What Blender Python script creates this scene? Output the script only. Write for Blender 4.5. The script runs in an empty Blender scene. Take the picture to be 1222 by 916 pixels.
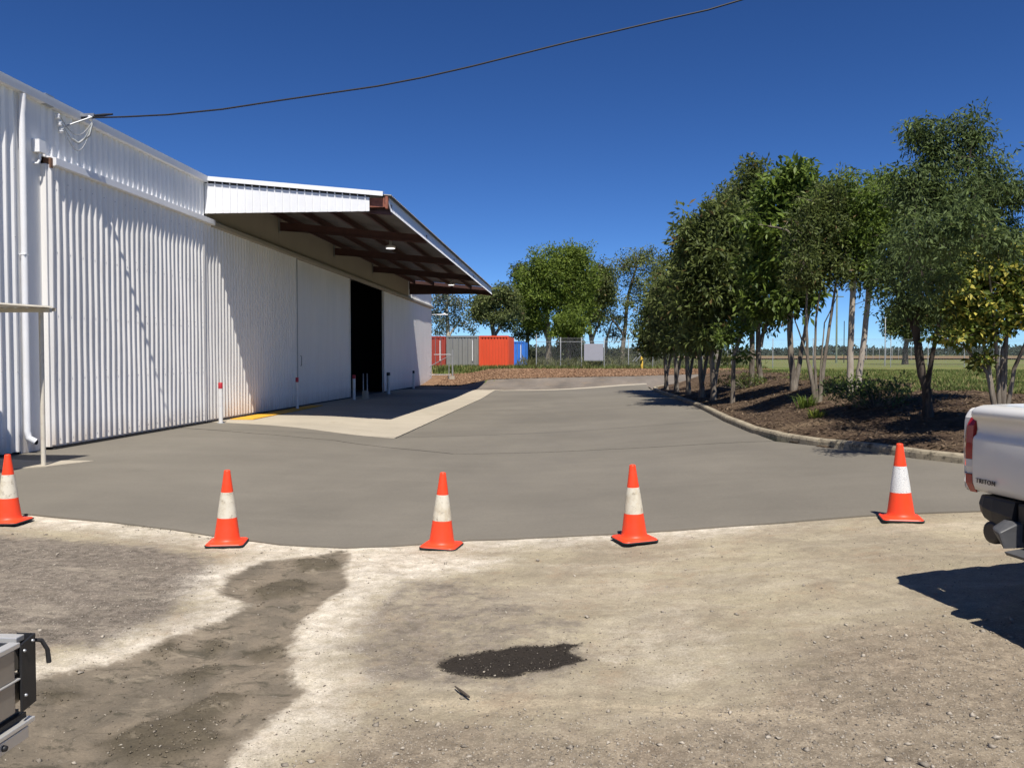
import bpy, bmesh, math, random
import numpy as np
from mathutils import Vector, Matrix
from mathutils.geometry import delaunay_2d_cdt
C = bpy.context.scene
COL = C.collection
random.seed(7)
rng = np.random.default_rng(7)

# ------------------------------------------------------------------ camera
F_PX, CX, CY = 975.0, 611.0, 458.0
YAW, PIT, CAM_H = math.radians(4.22), math.radians(1.645), 1.70
FW = Vector((-math.sin(YAW)*math.cos(PIT), math.cos(YAW)*math.cos(PIT), -math.sin(PIT)))
RT = Vector((math.cos(YAW), math.sin(YAW), 0))
UP = RT.cross(FW)
CAM = Vector((0, 0, CAM_H))
cd = bpy.data.cameras.new("camera")
cam = bpy.data.objects.new("camera", cd)
COL.objects.link(cam)
cam.matrix_world = Matrix((( RT.x, UP.x, -FW.x, 0), (RT.y, UP.y, -FW.y, 0), (RT.z, UP.z, -FW.z, CAM_H), (0, 0, 0, 1)))
cd.sensor_width = 36
cd.lens = 36*F_PX/1222
cd.clip_start = 0.05
cd.clip_end = 6000
C.camera = cam

# ------------------------------------------------------------------ light
SUN_DIR = Vector((-0.13, 0.55, -1.0)).normalized()
elev = math.asin(-SUN_DIR.z)
azim = math.atan2(-SUN_DIR.x, -SUN_DIR.y)          # from +Y towards +X, of the sun itself
sl = bpy.data.lights.new("sun", 'SUN')
sl.energy = 5.0
sl.angle = math.radians(0.5)
sl.color = (1.0, 0.955, 0.88)
sun = bpy.data.objects.new("sun", sl)
COL.objects.link(sun)
sun.rotation_euler = SUN_DIR.to_track_quat('-Z', 'Y').to_euler()
world = bpy.data.worlds.new("World")
C.world = world
world.use_nodes = True
wn = world.node_tree
sky = wn.nodes.new('ShaderNodeTexSky')
sky.sky_type = 'NISHITA'
sky.sun_disc = False
sky.sun_elevation = elev
sky.sun_rotation = azim
sky.altitude = 0
sky.air_density = 0.6
sky.dust_density = 0.0
sky.ozone_density = 0.5
hs = wn.nodes.new('ShaderNodeHueSaturation')
hs.inputs['Saturation'].default_value = 1.10
tint = wn.nodes.new('ShaderNodeMix'); tint.data_type = 'RGBA'; tint.blend_type = 'MULTIPLY'; tint.inputs[0].default_value = 1
tint.inputs[7].default_value = (.60, .84, 1.16, 1)
gam = wn.nodes.new('ShaderNodeGamma'); gam.inputs['Gamma'].default_value = 1.22
wn.links.new(sky.outputs[0], gam.inputs['Color']); wn.links.new(gam.outputs[0], hs.inputs['Color']); wn.links.new(hs.outputs[0], tint.inputs[6])
wn.links.new(tint.outputs[2], wn.nodes['Background'].inputs[0])
wn.nodes['Background'].inputs[1].default_value = 0.054
C.view_settings.view_transform = 'Standard'
C.view_settings.look = 'None'
C.view_settings.gamma = 1
C.view_settings.exposure = 0.36
C.cycles.max_bounces = 6
C.cycles.transparent_max_bounces = 8

# ------------------------------------------------------------------ geometry helpers
def ray(x, y):
    return FW + RT*((x-CX)/F_PX) - UP*((y-CY)/F_PX)
def on_x(x, y, X):
    d = ray(x, y); return CAM + d*(X/d.x)
def on_y(x, y, Y):
    d = ray(x, y); return CAM + d*(Y/d.y)
def on_z(x, y, z):
    d = ray(x, y); return CAM + d*((z-CAM_H)/d.z)

def ss(v, a, b):
    t = np.clip((np.asarray(v, float)-a)/(b-a), 0, 1)
    return t*t*(3-2*t)
_lx = np.linspace(-40, 60, 1001)
_lz = np.interp(_lx, [-40, -7, -3.5, -2, -.8, .6, 3.2, 5, 9, 60], [0, 0, -.10, -.13, -.11, -.03, .19, .27, .36, .5])
_k = np.exp(-np.linspace(-2, 2, 21)**2); _k /= _k.sum()
_lz = np.convolve(np.pad(_lz, 10, mode='edge'), _k, 'valid')
def base_h(X, Y):
    X = np.asarray(X, float); Y = np.asarray(Y, float)
    drive = np.interp(X, _lx, _lz)*(1-.85*ss(Y, 16, 42))-.13*np.exp(-((X+4.7)/2.3)**2)*ss(Y, 13, 20)*(1-ss(Y, 38, 46))
    Fh = .7+.0075*(Y-12)
    far = ss(Y-5*ss(-X, 5, 8), 46, 60)
    return drive*(1-far)+Fh*far, Fh
def ground_px0(x, y):
    d = ray(x, y); t = -(CAM_H)/min(d.z, -1e-4)
    for _ in range(30):
        p = CAM+d*t
        z = float(base_h(p.x, p.y)[0])
        t += (z-(CAM_H+d.z*t))/d.z*0.6
    return CAM+d*t
KPX = [(1420, 566), (1330, 563), (1235, 560), (1150, 554), (1095, 548), (1040, 539.5), (977, 533), (929, 525), (898, 517), (866, 503.5), (835, 487), (803, 474.5), (782, 467)]
KERB = [tuple(ground_px0(*p)[:2]) for p in KPX]
KERB = [(p[0], p[1]) for p in KERB]
lx, ly = KERB[-1]
KERB += [(lx+.2, ly+3.0), (lx+1.2, ly+5.0), (lx+3.5, ly+6.2), (lx+12, ly+7), (lx+40, ly+8)]
KA = np.array(KERB)
BEDPOLY = np.vstack([KA, [[60, KA[-1][1]], [60, KA[0][1]-1]]])
def seg_dist(X, Y, poly, closed=False):
    P = np.asarray(poly, float); D = np.full(np.shape(X), 1e9)
    n = len(P)
    for i in range(n if closed else n-1):
        a = P[i]; b = P[(i+1) % n]; ab = b-a; L = ab@ab+1e-12
        t = np.clip(((X-a[0])*ab[0]+(Y-a[1])*ab[1])/L, 0, 1)
        D = np.minimum(D, np.hypot(X-a[0]-t*ab[0], Y-a[1]-t*ab[1]))
    return D
def inside(X, Y, poly):
    P = np.asarray(poly, float); r = np.zeros(np.shape(X), bool); n = len(P)
    for i in range(n):
        x1, y1 = P[i]; x2, y2 = P[(i+1) % n]
        c = ((y1 > Y) != (y2 > Y))
        with np.errstate(divide='ignore', invalid='ignore'):
            xx = (x2-x1)*(Y-y1)/(y2-y1+1e-30)+x1
        r ^= c & (X < xx)
    return r
def sdist(X, Y, poly):           # positive inside
    d = seg_dist(X, Y, poly, True)
    return np.where(inside(X, Y, poly), d, -d)
def kerb_d(X, Y):
    d = seg_dist(X, Y, KA)
    return np.where(inside(X, Y, BEDPOLY), d, 0)
def terrain(X, Y):
    X = np.asarray(X, float); Y = np.asarray(Y, float)
    b, Fh = base_h(X, Y)
    d = kerb_d(X, Y)
    s = ss(d, 0, 4.2)
    Fr = np.maximum(np.interp(Y, [9, 13, 18, 22, 62, 70], [.55, .76, .93, 1.0, 1.08, .5]), np.where(Y > 20, Fh, 0))
    return b+(Fr-b)*s+.115*ss(d, .04, .25)
def tz(x, y): return float(terrain(x, y))
def gp(x, y):                    # pixel of the photograph -> point on the terrain
    d = ray(x, y)
    t = 1.0; prev = t
    while t < 3000:
        p = CAM+d*t
        if p.z <= tz(p.x, p.y): break
        prev = t; t *= 1.02
    lo, hi = prev, t
    for _ in range(30):
        m = (lo+hi)/2; p = CAM+d*m
        if p.z <= tz(p.x, p.y): hi = m
        else: lo = m
    return CAM+d*hi

def hash2(i, j, s):
    h = (i.astype(np.int64)*374761393+j.astype(np.int64)*668265263+s*974634777) & 0x7fffffff
    h = ((h ^ (h >> 13))*1274126177) & 0x7fffffff
    return (((h ^ (h >> 16)) & 0xffff)/65535.0)
def vnoise(X, Y, sc, s=0):
    x = X*sc; y = Y*sc; i = np.floor(x); j = np.floor(y); u = x-i; v = y-j
    u = u*u*(3-2*u); v = v*v*(3-2*v)
    return ((hash2(i, j, s)*(1-u)+hash2(i+1, j, s)*u)*(1-v)+(hash2(i, j+1, s)*(1-u)+hash2(i+1, j+1, s)*u)*v)
def fbm(X, Y, sc, n=4, s=0):
    r = 0; a = .5
    for k in range(n):
        r = r+a*vnoise(X, Y, sc*2**k, s+k*17); a *= .5
    return r

# ------------------------------------------------------------------ materials
def nd(nt, t, **kw):
    n = nt.nodes.new(t)
    for k, v in kw.items(): setattr(n, k, v)
    return n
def mat(name, col, rough=.6, metal=0, var=.12, vscale=3, bump=0, bscale=60, spec=.5, dirt=None, dscale=1.5, damt=.5, objrand=0, stretch=(1, 1, 1), coat=0):
    m = bpy.data.materials.new(name); m.use_nodes = True; nt = m.node_tree
    b = nt.nodes['Principled BSDF']
    b.inputs['Roughness'].default_value = rough; b.inputs['Metallic'].default_value = metal
    b.inputs['Specular IOR Level'].default_value = spec
    if coat: b.inputs['Coat Weight'].default_value = coat; b.inputs['Coat Roughness'].default_value = .05
    tc = nd(nt, 'ShaderNodeTexCoord'); mp = nd(nt, 'ShaderNodeMapping'); mp.inputs['Scale'].default_value = stretch
    nt.links.new(tc.outputs['Object'], mp.inputs[0])
    n = nd(nt, 'ShaderNodeTexNoise'); n.inputs['Scale'].default_value = vscale; n.inputs['Detail'].default_value = 8; n.inputs['Roughness'].default_value = .65
    nt.links.new(mp.outputs[0], n.inputs['Vector'])
    mr = nd(nt, 'ShaderNodeMapRange'); mr.inputs[1].default_value = .3; mr.inputs[2].default_value = .7
    mr.inputs[3].default_value = 1-var; mr.inputs[4].default_value = 1+var
    nt.links.new(n.outputs[0], mr.inputs[0])
    mx = nd(nt, 'ShaderNodeVectorMath', operation='SCALE'); mx.inputs[0].default_value = col[:3]
    nt.links.new(mr.outputs[0], mx.inputs['Scale'])
    out = mx.outputs[0]
    if dirt:
        n2 = nd(nt, 'ShaderNodeTexNoise'); n2.inputs['Scale'].default_value = dscale; n2.inputs['Detail'].default_value = 10; n2.inputs['Roughness'].default_value = .7
        nt.links.new(mp.outputs[0], n2.inputs['Vector'])
        m2 = nd(nt, 'ShaderNodeMapRange'); m2.inputs[1].default_value = .52; m2.inputs[2].default_value = .72; m2.inputs[4].default_value = damt
        nt.links.new(n2.outputs[0], m2.inputs[0])
        mm = nd(nt, 'ShaderNodeMix', data_type='RGBA'); mm.inputs[7].default_value = (*dirt, 1)
        nt.links.new(m2.outputs[0], mm.inputs[0]); nt.links.new(out, mm.inputs[6]); out = mm.outputs[2]
    if objrand:
        oi = nd(nt, 'ShaderNodeObjectInfo'); m3 = nd(nt, 'ShaderNodeMapRange'); m3.inputs[3].default_value = 1-objrand; m3.inputs[4].default_value = 1+objrand
        nt.links.new(oi.outputs['Random'], m3.inputs[0])
        v = nd(nt, 'ShaderNodeVectorMath', operation='SCALE'); nt.links.new(out, v.inputs[0]); nt.links.new(m3.outputs[0], v.inputs['Scale']); out = v.outputs[0]
    nt.links.new(out, b.inputs['Base Color'])
    if bump:
        nb = nd(nt, 'ShaderNodeTexNoise'); nb.inputs['Scale'].default_value = bscale; nb.inputs['Detail'].default_value = 6
        nt.links.new(mp.outputs[0], nb.inputs['Vector'])
        bp = nd(nt, 'ShaderNodeBump'); bp.inputs['Strength'].default_value = bump; bp.inputs['Distance'].default_value = .01
        nt.links.new(nb.outputs[0], bp.inputs['Height']); nt.links.new(bp.outputs[0], b.inputs['Normal'])
    m.diffuse_color = (*col[:3], 1)
    return m

class NG:                          # small node-graph writer
    def __init__(s, name, per_object=False):
        s.m = bpy.data.materials.new(name); s.m.use_nodes = True; s.nt = s.m.node_tree
        s.b = s.nt.nodes['Principled BSDF']; s.tc = nd(s.nt, 'ShaderNodeTexCoord').outputs['Object']
        if per_object:
            oi = nd(s.nt, 'ShaderNodeObjectInfo'); sc_ = nd(s.nt, 'ShaderNodeMath', operation='MULTIPLY'); sc_.inputs[1].default_value = 37; s.nt.links.new(oi.outputs['Random'], sc_.inputs[0])
            ad = nd(s.nt, 'ShaderNodeVectorMath', operation='ADD'); s.nt.links.new(s.tc, ad.inputs[0]); s.nt.links.new(sc_.outputs[0], ad.inputs[1]); s.tc = ad.outputs[0]
    def link(s, a, b): s.nt.links.new(a, b)
    def noise(s, sc, det=8, rough=.6, stretch=None, dist=0):
        v = s.tc
        if stretch:
            mp = nd(s.nt, 'ShaderNodeMapping'); mp.inputs['Scale'].default_value = stretch[:3]
            if len(stretch) > 3: mp.inputs['Rotation'].default_value = (0, 0, stretch[3])
            s.link(v, mp.inputs[0]); v = mp.outputs[0]
        n = nd(s.nt, 'ShaderNodeTexNoise'); n.inputs['Scale'].default_value = sc; n.inputs['Detail'].default_value = det; n.inputs['Roughness'].default_value = rough; n.inputs['Distortion'].default_value = dist
        s.link(v, n.inputs['Vector']); return n.outputs[0]
    def voro(s, sc, out=0, feat='F1'):
        n = nd(s.nt, 'ShaderNodeTexVoronoi', feature=feat); n.inputs['Scale'].default_value = sc; s.link(s.tc, n.inputs['Vector']); return n.outputs[out]
    def attr(s, name, out=2):
        n = nd(s.nt, 'ShaderNodeAttribute', attribute_name=name); return n.outputs[out]
    def _in(s, sock, v):
        if isinstance(v, bpy.types.NodeSocket): s.link(v, sock)
        elif isinstance(v, (tuple, list)): sock.default_value = (*v, 1) if len(v) == 3 and len(sock.default_value) == 4 else v
        else: sock.default_value = v
    def rng(s, v, a, b, c=0., d=1., smooth=False):
        n = nd(s.nt, 'ShaderNodeMapRange')
        if smooth: n.interpolation_type = 'SMOOTHSTEP'
        s._in(n.inputs[0], v)
        for k, q in enumerate((a, b, c, d)): n.inputs[k+1].default_value = q
        return n.outputs[0]
    def math(s, op, a, b=0.):
        n = nd(s.nt, 'ShaderNodeMath', operation=op); s._in(n.inputs[0], a); s._in(n.inputs[1], b); return n.outputs[0]
    def mix(s, f, a, b, mode='MIX'):
        n = nd(s.nt, 'ShaderNodeMix', data_type='RGBA', blend_type=mode); s._in(n.inputs[0], f); s._in(n.inputs[6], a); s._in(n.inputs[7], b); return n.outputs[2]
    def scale(s, c, f):
        n = nd(s.nt, 'ShaderNodeVectorMath', operation='SCALE'); s._in(n.inputs[0], c); s._in(n.inputs['Scale'], f); return n.outputs[0]
    def bump(s, h, strength=.5, dist=.01, prev=None):
        n = nd(s.nt, 'ShaderNodeBump'); n.inputs['Strength'].default_value = strength; n.inputs['Distance'].default_value = dist
        s.link(h, n.inputs['Height'])
        if prev is not None: s.link(prev, n.inputs['Normal'])
        return n.outputs[0]
    def done(s, col, rough=.9, normal=None, spec=.3):
        s._in(s.b.inputs['Base Color'], col); s._in(s.b.inputs['Roughness'], rough); s.b.inputs['Specular IOR Level'].default_value = spec
        if normal is not None: s.link(normal, s.b.inputs['Normal'])
        return s.m

# ------------------------------------------------------------------ object helpers
def tag(o, label=None, cat=None, group=None, kind=None):
    if label: o['label'] = label
    if cat: o['category'] = cat
    if group: o['group'] = group
    if kind: o['kind'] = kind
    return o
def empty(name, loc=(0, 0, 0), rz=0, **kw):
    o = bpy.data.objects.new(name, None); o.location = loc; o.rotation_euler = (0, 0, rz)
    o.empty_display_size = .2
    COL.objects.link(o); return tag(o, **kw)
class MB:
    def __init__(s): s.v = []; s.f = []; s.mi = []; s.cur = 0; s.sm = []
    def add(s, vs, fs, smooth=False):
        k = len(s.v); s.v += [tuple(p) for p in vs]; s.f += [tuple(i+k for i in f) for f in fs]
        s.mi += [s.cur]*len(fs); s.sm += [smooth]*len(fs); return s
    def box(s, lo, hi, M=None):
        x0, y0, z0 = lo; x1, y1, z1 = hi
        v = [Vector(p) for p in ((x0, y0, z0), (x1, y0, z0), (x1, y1, z0), (x0, y1, z0), (x0, y0, z1), (x1, y0, z1), (x1, y1, z1), (x0, y1, z1))]
        if M: v = [M@p for p in v]
        return s.add(v, [(0, 3, 2, 1), (4, 5, 6, 7), (0, 1, 5, 4), (1, 2, 6, 5), (2, 3, 7, 6), (3, 0, 4, 7)])
    def tube(s, pts, rad, n=8, caps=True, smooth=True):
        pts = [Vector(p) for p in pts]; m = len(pts)
        if not hasattr(rad, '__len__'): rad = [rad]*m
        t0 = (pts[1]-pts[0]).normalized()
        a = Vector((0, 0, 1)) if abs(t0.z) < .9 else Vector((1, 0, 0))
        u = t0.cross(a).normalized(); vs = []
        for i in range(m):
            t = (pts[min(i+1, m-1)]-pts[max(i-1, 0)]).normalized()
            u = (u-t*u.dot(t)).normalized(); w = t.cross(u)
            for k in range(n):
                an = 2*math.pi*k/n; vs.append(pts[i]+(u*math.cos(an)+w*math.sin(an))*rad[i])
        fs = [(i*n+k, i*n+(k+1) % n, (i+1)*n+(k+1) % n, (i+1)*n+k) for i in range(m-1) for k in range(n)]
        s.add(vs, fs, smooth)
        if caps: s.add(vs[:n], [tuple(range(n-1, -1, -1))]); s.add(vs[-n:], [tuple(range(n))])
        return s
    def lathe(s, prof, n=24, c=(0, 0, 0), smooth=True, axis='z'):
        vs = []
        for r, z in prof:
            for k in range(n):
                a = 2*math.pi*k/n; p = (r*math.cos(a), r*math.sin(a), z)
                if axis == 'y': p = (p[0], p[2], -p[1])
                if axis == 'x': p = (p[2], p[0], p[1])
                vs.append((p[0]+c[0], p[1]+c[1], p[2]+c[2]))
        m = len(prof)
        fs = [(i*n+k, i*n+(k+1) % n, (i+1)*n+(k+1) % n, (i+1)*n+k) for i in range(m-1) for k in range(n)]
        s.add(vs, fs, smooth)
        if prof[0][0] > 1e-4: s.add(vs[:n], [tuple(range(n-1, -1, -1))])
        if prof[-1][0] > 1e-4: s.add(vs[-n:], [tuple(range(n))])
        return s
    def loft(s, rings, closed=True, caps=True, smooth=False):
        n = len(rings[0]); m = len(rings); vs = [p for r in rings for p in r]
        kk = n if closed else n-1
        fs = [(i*n+k, i*n+(k+1) % n, (i+1)*n+(k+1) % n, (i+1)*n+k) for i in range(m-1) for k in range(kk)]
        s.add(vs, fs, smooth)
        if caps: s.add(rings[0], [tuple(range(n-1, -1, -1))]); s.add(rings[-1], [tuple(range(n))])
        return s
    def extrude(s, poly, d0, d1, axis='x', smooth=False):       # poly in the two other axes
        def P(p, d): return {'x': (d, p[0], p[1]), 'y': (p[0], d, p[1]), 'z': (p[0], p[1], d)}[axis]
        return s.loft([[P(p, d0) for p in poly], [P(p, d1) for p in poly]], smooth=smooth)
    def build(s, name, mats, parent=None, bevel=0, fix=True, segs=2, **kw):
        me = bpy.data.meshes.new(name); me.from_pydata(s.v, [], s.f)
        for m in (mats if isinstance(mats, (list, tuple)) else [mats]): me.materials.append(m)
        me.polygons.foreach_set('material_index', s.mi); me.polygons.foreach_set('use_smooth', s.sm)
        if fix:
            bm = bmesh.new(); bm.from_mesh(me)
            bmesh.ops.recalc_face_normals(bm, faces=bm.faces); bm.to_mesh(me); bm.free()
        me.update()
        o = bpy.data.objects.new(name, me); COL.objects.link(o)
        if parent: o.parent = parent
        if bevel:
            md = o.modifiers.new('bevel', 'BEVEL'); md.width = bevel; md.segments = segs; md.limit_method = 'ANGLE'; md.harden_normals = False
        return tag(o, **kw)
def raw(name, V, T, m, parent=None, smooth=False, mi=None, **kw):      # numpy verts + faces (equal corner count)
    me = bpy.data.meshes.new(name); V = np.asarray(V, np.float32); T = np.asarray(T, np.int32)
    k = T.shape[1]; me.vertices.add(len(V)); me.vertices.foreach_set('co', V.ravel())
    me.loops.add(T.size); me.loops.foreach_set('vertex_index', T.ravel())
    me.polygons.add(len(T)); me.polygons.foreach_set('loop_start', np.arange(0, T.size, k, dtype=np.int32))
    me.update(calc_edges=True)
    if smooth: me.polygons.foreach_set('use_smooth', np.ones(len(T), bool))
    for q in (m if isinstance(m, (list, tuple)) else [m]): me.materials.append(q)
    if mi is not None: me.polygons.foreach_set('material_index', np.asarray(mi, np.int32))
    o = bpy.data.objects.new(name, me); COL.objects.link(o)
    if parent: o.parent = parent
    return tag(o, **kw)
def copy_tree(o, parent=None):
    c = o.copy(); COL.objects.link(c); c.parent = parent
    for ch in list(o.children): copy_tree(ch, c)
    return c
def setattr_f(o, name, arr):
    a = o.data.attributes.new(name, 'FLOAT', 'POINT'); a.data.foreach_set('value', np.asarray(arr, np.float32))
def tensor(name, xs, ys, hf, m, smooth=True, **kw):
    X, Y = np.meshgrid(xs, ys); Z = hf(X, Y); nx = len(xs); ny = len(ys)
    V = np.stack([X.ravel(), Y.ravel(), Z.ravel()], 1)
    i, j = np.meshgrid(np.arange(nx-1), np.arange(ny-1)); a = (j*nx+i).ravel()
    return raw(name, V, np.stack([a, a+1, a+nx+1, a+nx], 1), m, smooth=smooth, **kw)
def resample(poly, st, closed=True):
    out = []; n = len(poly)
    for i in range(n if closed else n-1):
        a = Vector(poly[i][:2]); b = Vector(poly[(i+1) % n][:2]); k = max(1, int((b-a).length/st))
        out += [tuple(a.lerp(b, j/k)) for j in range(k)]
    if not closed: out.append(tuple(poly[-1][:2]))
    return out
def sheet(name, poly, step, off, m, jag=0, skirt=.08, parent=None, **kw):
    b = resample(poly, step*.6)
    if jag:
        ba = np.array(b); n1 = fbm(ba[:, 0], ba[:, 1], 3.0, 4, 5)-.47; n2 = fbm(ba[:, 0], ba[:, 1], 3.0, 4, 77)-.47
        b = [(p[0]+n1[i]*jag, p[1]+n2[i]*jag) for i, p in enumerate(b)]
    pa = np.array(b); x0, y0 = pa.min(0); x1, y1 = pa.max(0)
    gx, gy = np.meshgrid(np.arange(x0, x1, step), np.arange(y0, y1, step)); gx = gx.ravel(); gy = gy.ravel()
    gx = gx+rng.uniform(-.1, .1, len(gx))*step; gy = gy+rng.uniform(-.1, .1, len(gy))*step
    k = sdist(gx, gy, pa) > step*.35
    pts = [Vector(p) for p in b]+[Vector((x, y)) for x, y in zip(gx[k], gy[k])]
    n = len(b)
    r = delaunay_2d_cdt(pts, [(i, (i+1) % n) for i in range(n)], [], 1, 1e-5)
    V = np.array([tuple(v) for v in r[0]]); Z = terrain(V[:, 0], V[:, 1])+off
    mb = MB(); mb.add(np.column_stack([V, Z]).tolist(), [tuple(f) for f in r[2]], True)
    zb = terrain(pa[:, 0], pa[:, 1])+off
    top = [(p[0], p[1], z) for p, z in zip(b, zb)]; bot = [(p[0], p[1], z-skirt) for p, z in zip(b, zb)]
    mb.loft([bot, top], caps=False)
    o = mb.build(name, m, parent, fix=False, **kw)
    bm = bmesh.new(); bm.from_mesh(o.data)
    for f in bm.faces[:len(r[2])]:
        if f.normal.z < 0: f.normal_flip()
    bm.to_mesh(o.data); bm.free()
    return o

# ================================================================== MATERIALS
M = {}
def ribpaint(name, base, streak=.5):          # painted steel with vertical weather streaks and grime at the foot
    g = NG(name)
    n1 = g.noise(1.2, 6, .6, (1, 1.3, .22)); n2 = g.noise(9, 6, .7, (1, 1, .12)); n3 = g.noise(40, 4)
    c = g.scale(base, g.rng(n1, .3, .7, .93, 1.05))
    c = g.mix(g.rng(n2, .55, .75, 0, .3*streak), c, (.36, .32, .27))
    sep = nd(g.nt, 'ShaderNodeSeparateXYZ'); g.link(g.tc, sep.inputs[0])
    foot = g.math('MULTIPLY', g.rng(sep.outputs[2], .0, .55, 1, 0), g.rng(n2, .3, .7, .0, .8))
    c = g.mix(foot, c, (.42, .30, .19))
    g.b.inputs['Coat Weight'].default_value = .0
    return g.done(c, g.rng(n1, .3, .7, .38, .55), g.bump(n3, .05, .004), .4)
M['wall'] = ribpaint('white_painted_ribbed_steel', (.83, .82, .80), .6)
M['door'] = ribpaint('off_white_door_steel', (.80, .775, .735), .8)
M['fascia'] = mat('white_fascia_steel', (.82, .82, .82), .4, var=.03)
M['trim'] = mat('white_trim', (.78, .78, .79), .4, var=.05, dirt=(.4, .35, .3), damt=.25)
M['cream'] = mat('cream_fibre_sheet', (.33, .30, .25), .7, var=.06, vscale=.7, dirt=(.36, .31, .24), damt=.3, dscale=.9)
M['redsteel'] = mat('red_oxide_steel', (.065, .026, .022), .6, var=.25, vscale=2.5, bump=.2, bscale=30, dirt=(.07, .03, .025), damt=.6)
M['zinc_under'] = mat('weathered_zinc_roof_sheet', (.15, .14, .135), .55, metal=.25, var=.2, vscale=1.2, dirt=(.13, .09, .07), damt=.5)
M['roof'] = mat('zincalume_roof_sheet', (.55, .56, .57), .4, metal=.5, var=.1)
M['dark'] = mat('near_black_shade_and_paint', (.012, .012, .013), .9)  # near black stands in for shade inside shed and pipe; also a pole's colour
M['floor_in'] = mat('shed_floor_concrete', (.10, .095, .09), .8)
M['rubber'] = mat('black_rubber', (.018, .017, .017), .75, var=.3, vscale=8, dirt=(.16, .14, .12), damt=.35, dscale=6)
M['galv'] = mat('galvanised_steel', (.42, .43, .44), .45, metal=.7, var=.15, vscale=9)
M['galvdull'] = mat('dull_galvanised_steel', (.30, .31, .31), .6, metal=.3, var=.15, vscale=4)
M['cable'] = mat('black_cable_sheath', (.012, .013, .02), .6)
M['porcelain'] = mat('white_porcelain', (.8, .8, .8), .15)
M['rust'] = mat('rusted_steel', (.14, .07, .04), .8, var=.3, vscale=10)
M['yellow'] = mat('yellow_floor_paint', (.72, .36, .02), .7, var=.12, vscale=6, dirt=(.25, .17, .08), damt=.6, dscale=3, bump=.2)
M['bol_w'] = mat('bollard_white_paint', (.72, .70, .67), .5, var=.06, dirt=(.4, .3, .22), damt=.4, dscale=5)
M['bol_r'] = mat('bollard_red_paint', (.42, .02, .03), .5, var=.1)
M['bol_k'] = mat('bollard_black_cap', (.02, .02, .025), .5)
M['post'] = mat('cream_post_paint', (.62, .57, .47), .5, var=.08, dirt=(.32, .2, .12), damt=.5, dscale=5)

def concrete(name, base, stain, wet=0.):
    g = NG(name)
    big = g.noise(.22, 5, .6, None, .4); mid = g.noise(1.3, 7, .62, (1, .45, 1)); fine = g.noise(26, 6, .7); spk = g.noise(140, 3, .6)
    broom = g.noise(30, 3, .5, (1, .05, 1, .12))
    c = g.scale(base, g.rng(big, .33, .67, .90, 1.10)); c = g.scale(c, g.rng(mid, .3, .7, .965, 1.03)); c = g.scale(c, g.rng(fine, .25, .75, .92, 1.08)); c = g.scale(c, g.rng(spk, .3, .7, .92, 1.08))
    c = g.mix(g.rng(g.noise(.7, 8, .68, None, 1.2), .56, .68, 0, .45), c, stain)
    c = g.mix(g.rng(g.noise(5, 6, .7), .68, .76, 0, .5), c, stain)
    c = g.scale(c, g.rng(g.noise(.55, 7, .7, (.25, 1, 1, .35), 1.5), .42, .62, .96, 1.035)); c = g.mix(g.rng(g.noise(2.2, 9, .8, (1, .3, 1, -.2), .5), .66, .74, 0, .35), c, stain)
    n = g.bump(spk, .25, .002); n = g.bump(broom, .12, .003, n)
    return g.done(c, g.rng(mid, .3, .7, .80-wet, .92-wet*.6), n, .25)
M['drive'] = concrete('fresh_grey_concrete', (.172, .154, .124), (.150, .134, .107), .1)
M['apron'] = concrete('old_pale_concrete', (.41, .36, .28), (.29, .24, .17))
g = NG('kerb_concrete')
c = g.scale((.36, .305, .215), g.rng(g.noise(3, 8, .7), .3, .7, .65, 1.25))
c = g.mix(g.rng(g.noise(7, 8, .75), .52, .64, 0, .85), c, (.06, .05, .035))
M['kerb'] = g.done(c, .95, g.bump(g.noise(40, 8, .75), .9, .02))

g = NG('asphalt_road')
c = g.scale((.17, .145, .12), g.rng(g.noise(.5, 8, .65, (1, .35, 1)), .3, .7, .7, 1.35))
c = g.mix(g.rng(g.noise(.9, 8, .7), .5, .7, 0, .6), c, (.24, .18, .12)); c = g.scale(c, g.rng(g.noise(30, 4), .3, .7, .8, 1.2))
M['asphalt'] = g.done(c, .95, g.bump(g.noise(60, 5), .5, .01))

g = NG('dry_grass_ground')
n1 = g.noise(.11, 8, .65, None, .6); n2 = g.noise(1.1, 9, .7); n3 = g.noise(18, 5, .7)
c = g.mix(g.rng(n1, .38, .62), (.115, .150, .038), (.165, .170, .060))
c = g.mix(g.rng(n2, .5, .66), c, (.21, .175, .08)); c = g.mix(g.rng(g.noise(.35, 9, .7), .55, .68, 0, .8), c, (.23, .15, .085))
c = g.scale(c, g.rng(n3, .25, .75, .6, 1.35))
M['field'] = g.done(c, .95, g.bump(n3, .8, .05), .1)
g = NG('ploughed_red_earth')
c = g.scale((.19, .125, .07), g.rng(g.noise(.3, 9, .7, (.3, 1, 1)), .3, .7, .7, 1.3)); c = g.mix(g.rng(g.noise(.05, 6, .6), .5, .65, 0, .6), c, (.19, .17, .08))
M['plough'] = g.done(c, .95, None, .1)
g = NG('garden_bed_soil')
n2 = g.noise(2.2, 9, .72); n3 = g.noise(30, 7, .75); n4 = g.voro(55)
c = g.mix(g.rng(n2, .38, .62), (.070, .045, .031), (.145, .100, .064)); c = g.mix(g.rng(g.noise(.8, 8, .7), .52, .66, 0, .7), c, (.26, .185, .115))
c = g.scale(c, g.rng(n3, .25, .75, .45, 1.45)); c = g.mix(g.rng(n4, .0, .22, .4, 0), c, (.33, .22, .13))
M['soil'] = g.done(c, .95, g.bump(n3, 1, .04, g.bump(g.noise(9, 6, .7), .8, .06)), .1)
g = NG('mulch_bed')
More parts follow.
